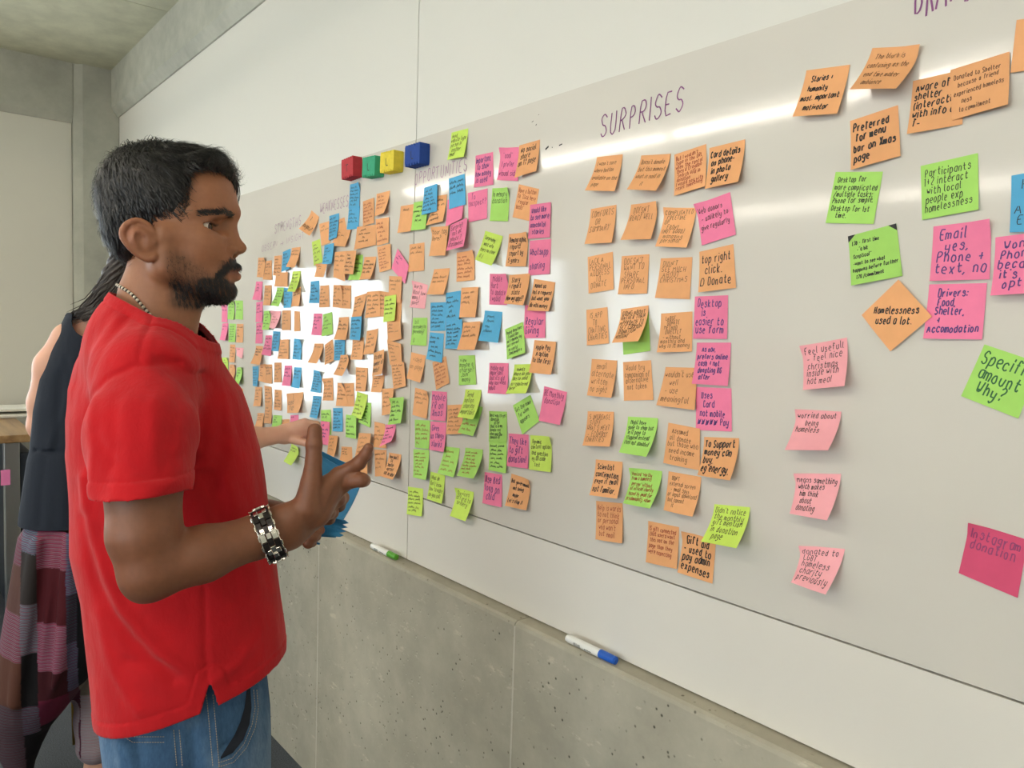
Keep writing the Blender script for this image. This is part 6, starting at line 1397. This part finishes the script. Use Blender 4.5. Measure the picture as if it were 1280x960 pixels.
# black sleeveless top and its long navy tail
def wrow(py, L, R, b, t=2.42):
    c = at((L + R) / 2, py, t); return (c[2], c[0], c[1], (R - L) / 2 * t / FOC, b)
mt = Mat('black_jersey', '1e2430', .85, 0, .3); mt.bump(mt.noise(20, 4, stretch=(1, 1, .4)), .4, .01); M_top = mt.m
TP = Field(.0045)
TP.loft([wrow(392, 88, 150, .095), wrow(408, 82, 165, .108), wrow(440, 71, 178, .118), wrow(473, 60, 186, .115), wrow(513, 53, 190, .12), wrow(560, 49, 190, .125), wrow(572, 46, 190, .13), wrow(610, 41, 192, .14), wrow(640, 37, 194, .145), wrow(690, 34, 196, .15)], w1, w2, 2.3, .02)
TP.crease([at(46, 563, 2.3), at(80, 566, 2.27), at(110, 566, 2.28)], .008, .008)
for (xa, ya, xb, yb, am) in ((75, 470, 70, 555, .006), (92, 450, 100, 550, -.006), (85, 500, 60, 560, -.005), (60, 575, 52, 655, .006), (80, 575, 78, 655, -.006), (96, 575, 94, 655, .006)):
    TP.crease([at(xa, ya, 2.29), at(xb, yb, 2.27)], am, .014)
top = TP.mesh('sleeveless_top', M_top, None)
zt_, zh_ = at(100, 400, 2.36)[2], at(80, 657, 2.32)[2]
nkc = at(122, 388, 2.36)
def g_top(P):
    q = P - nkc; a = q @ RC; b = q @ DC
    nck = np.sqrt((a / .062) ** 2 + (b / .085) ** 2) - 1
    return np.minimum(np.minimum(P[:, 2] - zh_, (zt_ + .022) - P[:, 2]), nck * .05)
trim(top, g_top); adoptw(top); solid(top, .002)
# patchwork harem trousers
mp_ = Mat('patchwork_cotton', 'ffffff', .9, 0, .2)
sx_ = mp_.N.new('ShaderNodeSeparateXYZ'); mp_.L.new(mp_.co, sx_.inputs[0])
mu = mp_.N.new('ShaderNodeMath'); mu.operation = 'MULTIPLY'; mu.inputs[1].default_value = 95; mp_.L.new(sx_.outputs['Z'], mu.inputs[0])
nz = mp_.noise(5, 2); ad = mp_.N.new('ShaderNodeMath'); ad.operation = 'ADD'; mp_.L.new(mu.outputs[0], ad.inputs[0]); mp_.L.new(nz, ad.inputs[1])
fr_ = mp_.N.new('ShaderNodeMath'); fr_.operation = 'FRACT'; mp_.L.new(ad.outputs[0], fr_.inputs[0])
strp = mp_.ramp(fr_.outputs[0], [(0, '6a2a3a'), (.18, '8fa6b8'), (.30, '3d3f4a'), (.48, 'a84460'), (.62, '2c3550'), (.8, '8a93a0'), (.95, '5a2834')])
strp.node.color_ramp.interpolation = 'CONSTANT'
msk = mp_.N.new('ShaderNodeAttribute'); msk.attribute_name = 'stripe'
blk = mp_.attr('tone'); mp_.setcol(mp_.mix(blk, mp_.mix(blk, strp, .42), msk.outputs['Fac'])); mp_.bump(mp_.noise(14, 4, stretch=(1, 1, .35)), .5, .012)
M_patch = mp_.m
TR_ = Field(.0042)
TR_.loft([wrow(645, 48, 180, .14), wrow(665, 36, 190, .16), wrow(700, 30, 186, .17), wrow(740, 23, 172, .18), wrow(780, 15, 152, .18), wrow(820, 8, 124, .18), wrow(850, 4, 104, .17), wrow(880, 0, 82, .14), wrow(905, -2, 62, .11), wrow(930, 0, 50, .09), wrow(952, 8, 42, .07), wrow(975, 12, 38, .05)], w1, w2, 2.2, .02)
TR_.chain([at(150, 700, 2.50), at(128, 780, 2.50), at(117, 850, 2.52), at(120, 900, 2.53), at(121, 930, 2.53)], [.10, .08, .065, .058, .062], .03)
for (pts, am, wd) in (([(60, 670), (52, 740), (40, 830), (30, 920)], .014, .012), ([(85, 670), (84, 760), (70, 850), (45, 920)], -.012, .014), ([(100, 670), (98, 760), (92, 840), (70, 880)], .016, .010), ([(72, 680), (66, 780), (52, 880)], .010, .010), ([(45, 680), (34, 780), (18, 880)], -.012, .012), ([(108, 680), (108, 780), (102, 840)], -.012, .009), ([(108, 800), (90, 850), (60, 890)], .012, .010)):
    TR_.crease([at(x, y, 2.25) for x, y in pts], am * 2.0, wd * 1.6)
tr = TR_.mesh('patchwork_trousers', M_patch, None)
V = coords(tr); Cc = (V - at(70, 780, 2.4)) @ np.array([w1, w2, [0, 0, 1.]]).T
pxs = 70 + Cc[:, 0] * FOC / 2.3 + (Cc[:, 1] > .02) * 37; pys = 780 - Cc[:, 2] * FOC / 2.35
Cl = np.zeros((len(V), 3)); Sm = np.zeros(len(V))
cols_ = [(-99, 36, [(690, '7a3a44', .9), (745, '6a4a44', 0), (800, '8a4450', 1), (860, '6b4438', 0), (2000, '4a3436', .5)]),
         (36, 54, [(672, '5b6a80', 1), (732, '3e3838', 0), (792, '6a6a74', 1), (860, '1f1d20', 0), (905, '3c3540', 1), (2000, '211e22', 0)]),
         (54, 86, [(690, 'a03a54', 1), (755, '5e2029', 0), (815, 'a84a66', 1), (852, '4e1f27', 0), (895, '762642', 0), (2000, '2a2024', 0)]),
         (86, 97, [(720, '4a5a80', 1), (780, '22283a', .4), (850, '3a4468', .9), (2000, '5a2438', .3)]),
         (97, 999, [(700, '3a3350', .8), (850, '1a1c22', 0), (880, '8a8074', .2), (2000, 'c8b4b8', .8)])]
for x0, x1, blocks in cols_:
    prev = -999
    for y1_, c_, sm in blocks:
        m = (pxs >= x0) & (pxs < x1) & (pys >= prev) & (pys < y1_); Cl[m] = np.array(srgb(c_)[:3]) * .62; Sm[m] = sm; prev = y1_
paint(tr, Cl); paint(tr, np.repeat(Sm[:, None], 3, 1), 'stripe'); trim(tr, lambda P: np.minimum(at(80, 650, 2.4)[2] - P[:, 2], P[:, 2] - .06)); adoptw(tr)
# green note she is holding down is already on the board; table, things on it, stool
M_wood = Mat('oak_top', '8a6a45', .35, 0, .5); M_wood.setcol(M_wood.ramp(M_wood.noise(3, 5, .6, (.6, 9, 9)), [(.3, '6d4f32'), (.55, '93734c'), (.75, 'a98a62')])); M_wood = M_wood.m
ZT = .97
fr0 = at_z(7, 553, ZT - .03); xf = fr0[0]
tb_ = empty('work_table', (xf - .3, fr0[1], 0), 'high wooden-topped table on steel legs standing against the far wall', 'table')
tb_.location = (xf - .3, fr0[1] + .1, 0)
def tbox(name, lo, hi, m, bev=0):
    o = box(name, lo, hi, m, None, bev); o.parent = tb_; o.matrix_parent_inverse = Matrix.Translation(-tb_.location); return o
yT0, yT1 = fr0[1] - .75, at_z(60, 553, ZT)[1]
yT1 = min(yT1, yc - .02)
tbox('table_top', (XP + .012, yT0, ZT - .035), (xf, yT1, ZT), M_wood, .004)
for yy in (at_x(15, 600, xf - .03)[1], yT0 + .05):
    tbox('leg', (xf - .07, yy - .03, 0.0), (xf - .02, yy + .03, ZT - .036), M_steel, .003)
    tbox('leg', (XP + .05, yy - .03, 0.0), (XP + .10, yy + .03, ZT - .036), M_steel, .003)
tbox('rail', (XP + .101, yT0 + .04, .15), (xf - .071, yT0 + .06, .19), M_steel)
# dark bin panel under the table
y0_, y1_ = at_x(24, 620, xf - .06)[1], yT1 - .01
bn = box('storage_bin', (XP + .12, y0_, .003), (xf - .06, y1_, .88), Mat('navy_plastic', '28303e', .5).vary(4, .1).m, None, .01); tag(bn, 'dark navy storage bin standing under the high table', 'bin')
# flat paper trays piled on the table
M_tray = Mat('white_card', 'dcd8cc', .7).m
pT = at_z(8, 528, ZT)
for k, (dx, dy, sx, sy, hh, lb) in enumerate(((0.0, .0, .13, .16, .018, 'lower white paper tray on the wooden table'), (-.02, -.03, .12, .14, .014, 'upper curled white paper sheet stack on the wooden table'))):
    c = np.array([XP + .28 + dx, pT[1] + .05 + dy]); z0 = ZT + .0005 + (0, .032)[k]
    V, F = [], []; n = 12
    for i in range(n + 1):
        for j in range(7):
            u, v = i / n * 2 - 1, j / 6 * 2 - 1; V.append((c[0] + u * sx, c[1] + v * sy, z0 + hh + .02 * max(0, abs(v) - .7) * (1 + u * .5) * (k + 1)))
    m_ = len(V)
    for i in range(n + 1):
        for j in range(7):
            u, v = i / n * 2 - 1, j / 6 * 2 - 1; V.append((c[0] + u * sx * .94, c[1] + v * sy * .94, z0))
    for i in range(n):
        for j in range(6): a = i*7+j; F.append((a, a+7, a+8, a+1)); F.append((m_+a+1, m_+a+8, m_+a+7, m_+a))
    for i in range(n): F.append((i*7, m_+i*7, m_+i*7+7, i*7+7)); F.append((i*7+6, i*7+13, m_+i*7+13, m_+i*7+6))
    for j in range(6): F.append((j, j+1, m_+j+1, m_+j)); F.append((n*7+j, m_+n*7+j, m_+n*7+j+1, n*7+j+1))
    tag(mesh_obj('paper_tray', V, F, M_tray, None, True), lb, 'tray')
# small pink tag hanging on the near table leg
pk = at_x(7, 597, xf - .016); o = box('paper_tag', (xf - .0185, pk[1] - .018, pk[2] - .035), (xf - .0165, pk[1] + .018, pk[2] + .035), Mat('pink_tag', 'e87fb4', .6).m)
tag(o, 'small pink paper tag stuck on the steel table leg', 'tag')
# stool with slim brass legs
M_brass = Mat('brass', 'b8924a', .3, 1).m
foot = at_z(93, 930, .012); stc = at_z(82, 905, 0)
stl = empty('stool', (stc[0], stc[1], 0), 'low stool with slim brass legs behind the patchwork trousers', 'stool')
def ad_s(o): o.parent = stl; o.matrix_parent_inverse = Matrix.Translation(-stl.location); return o
zs = .46; ctr = np.array([stc[0], stc[1], 0.])
v, f = tube([ctr + [0, 0, zs], ctr + [0, 0, zs + .02], ctr + [0, 0, zs + .035]], [.13, .135, .12], 24); ad_s(mesh_obj('seat', v, f, Mat('stool_cushion', '3a3f48', .8).m, None, False))
d0 = foot - ctr; d0[2] = 0; a0 = math.atan2(d0[1], d0[0]); rr0 = np.linalg.norm(d0[:2])
for k in range(3):
    a = a0 + k * 2 * math.pi / 3 + (0, .15, -.1)[k]; u = np.array([math.cos(a), math.sin(a), 0]); b_ = ctr + u * rr0 + [0, 0, .011]; t_ = ctr + u * rr0 * .8 + [0, 0, zs - .0005]
    v, f = tube([b_, b_ * .5 + t_ * .5, t_], [.0065, .0085, .0105], 10); lg = ad_s(mesh_obj('leg', v, f, M_brass, None, True))
    v, f = tube([b_ - [0, 0, .0105], b_ - [0, 0, .006], b_ + [0, 0, .004], b_ + [0, 0, .010]], [.006, .0115, .0115, .005], 12); ft = mesh_obj('foot_ball', v, f, M_brass, None, True); ft.parent = lg; ft.matrix_parent_inverse = lg.matrix_parent_inverse.copy()
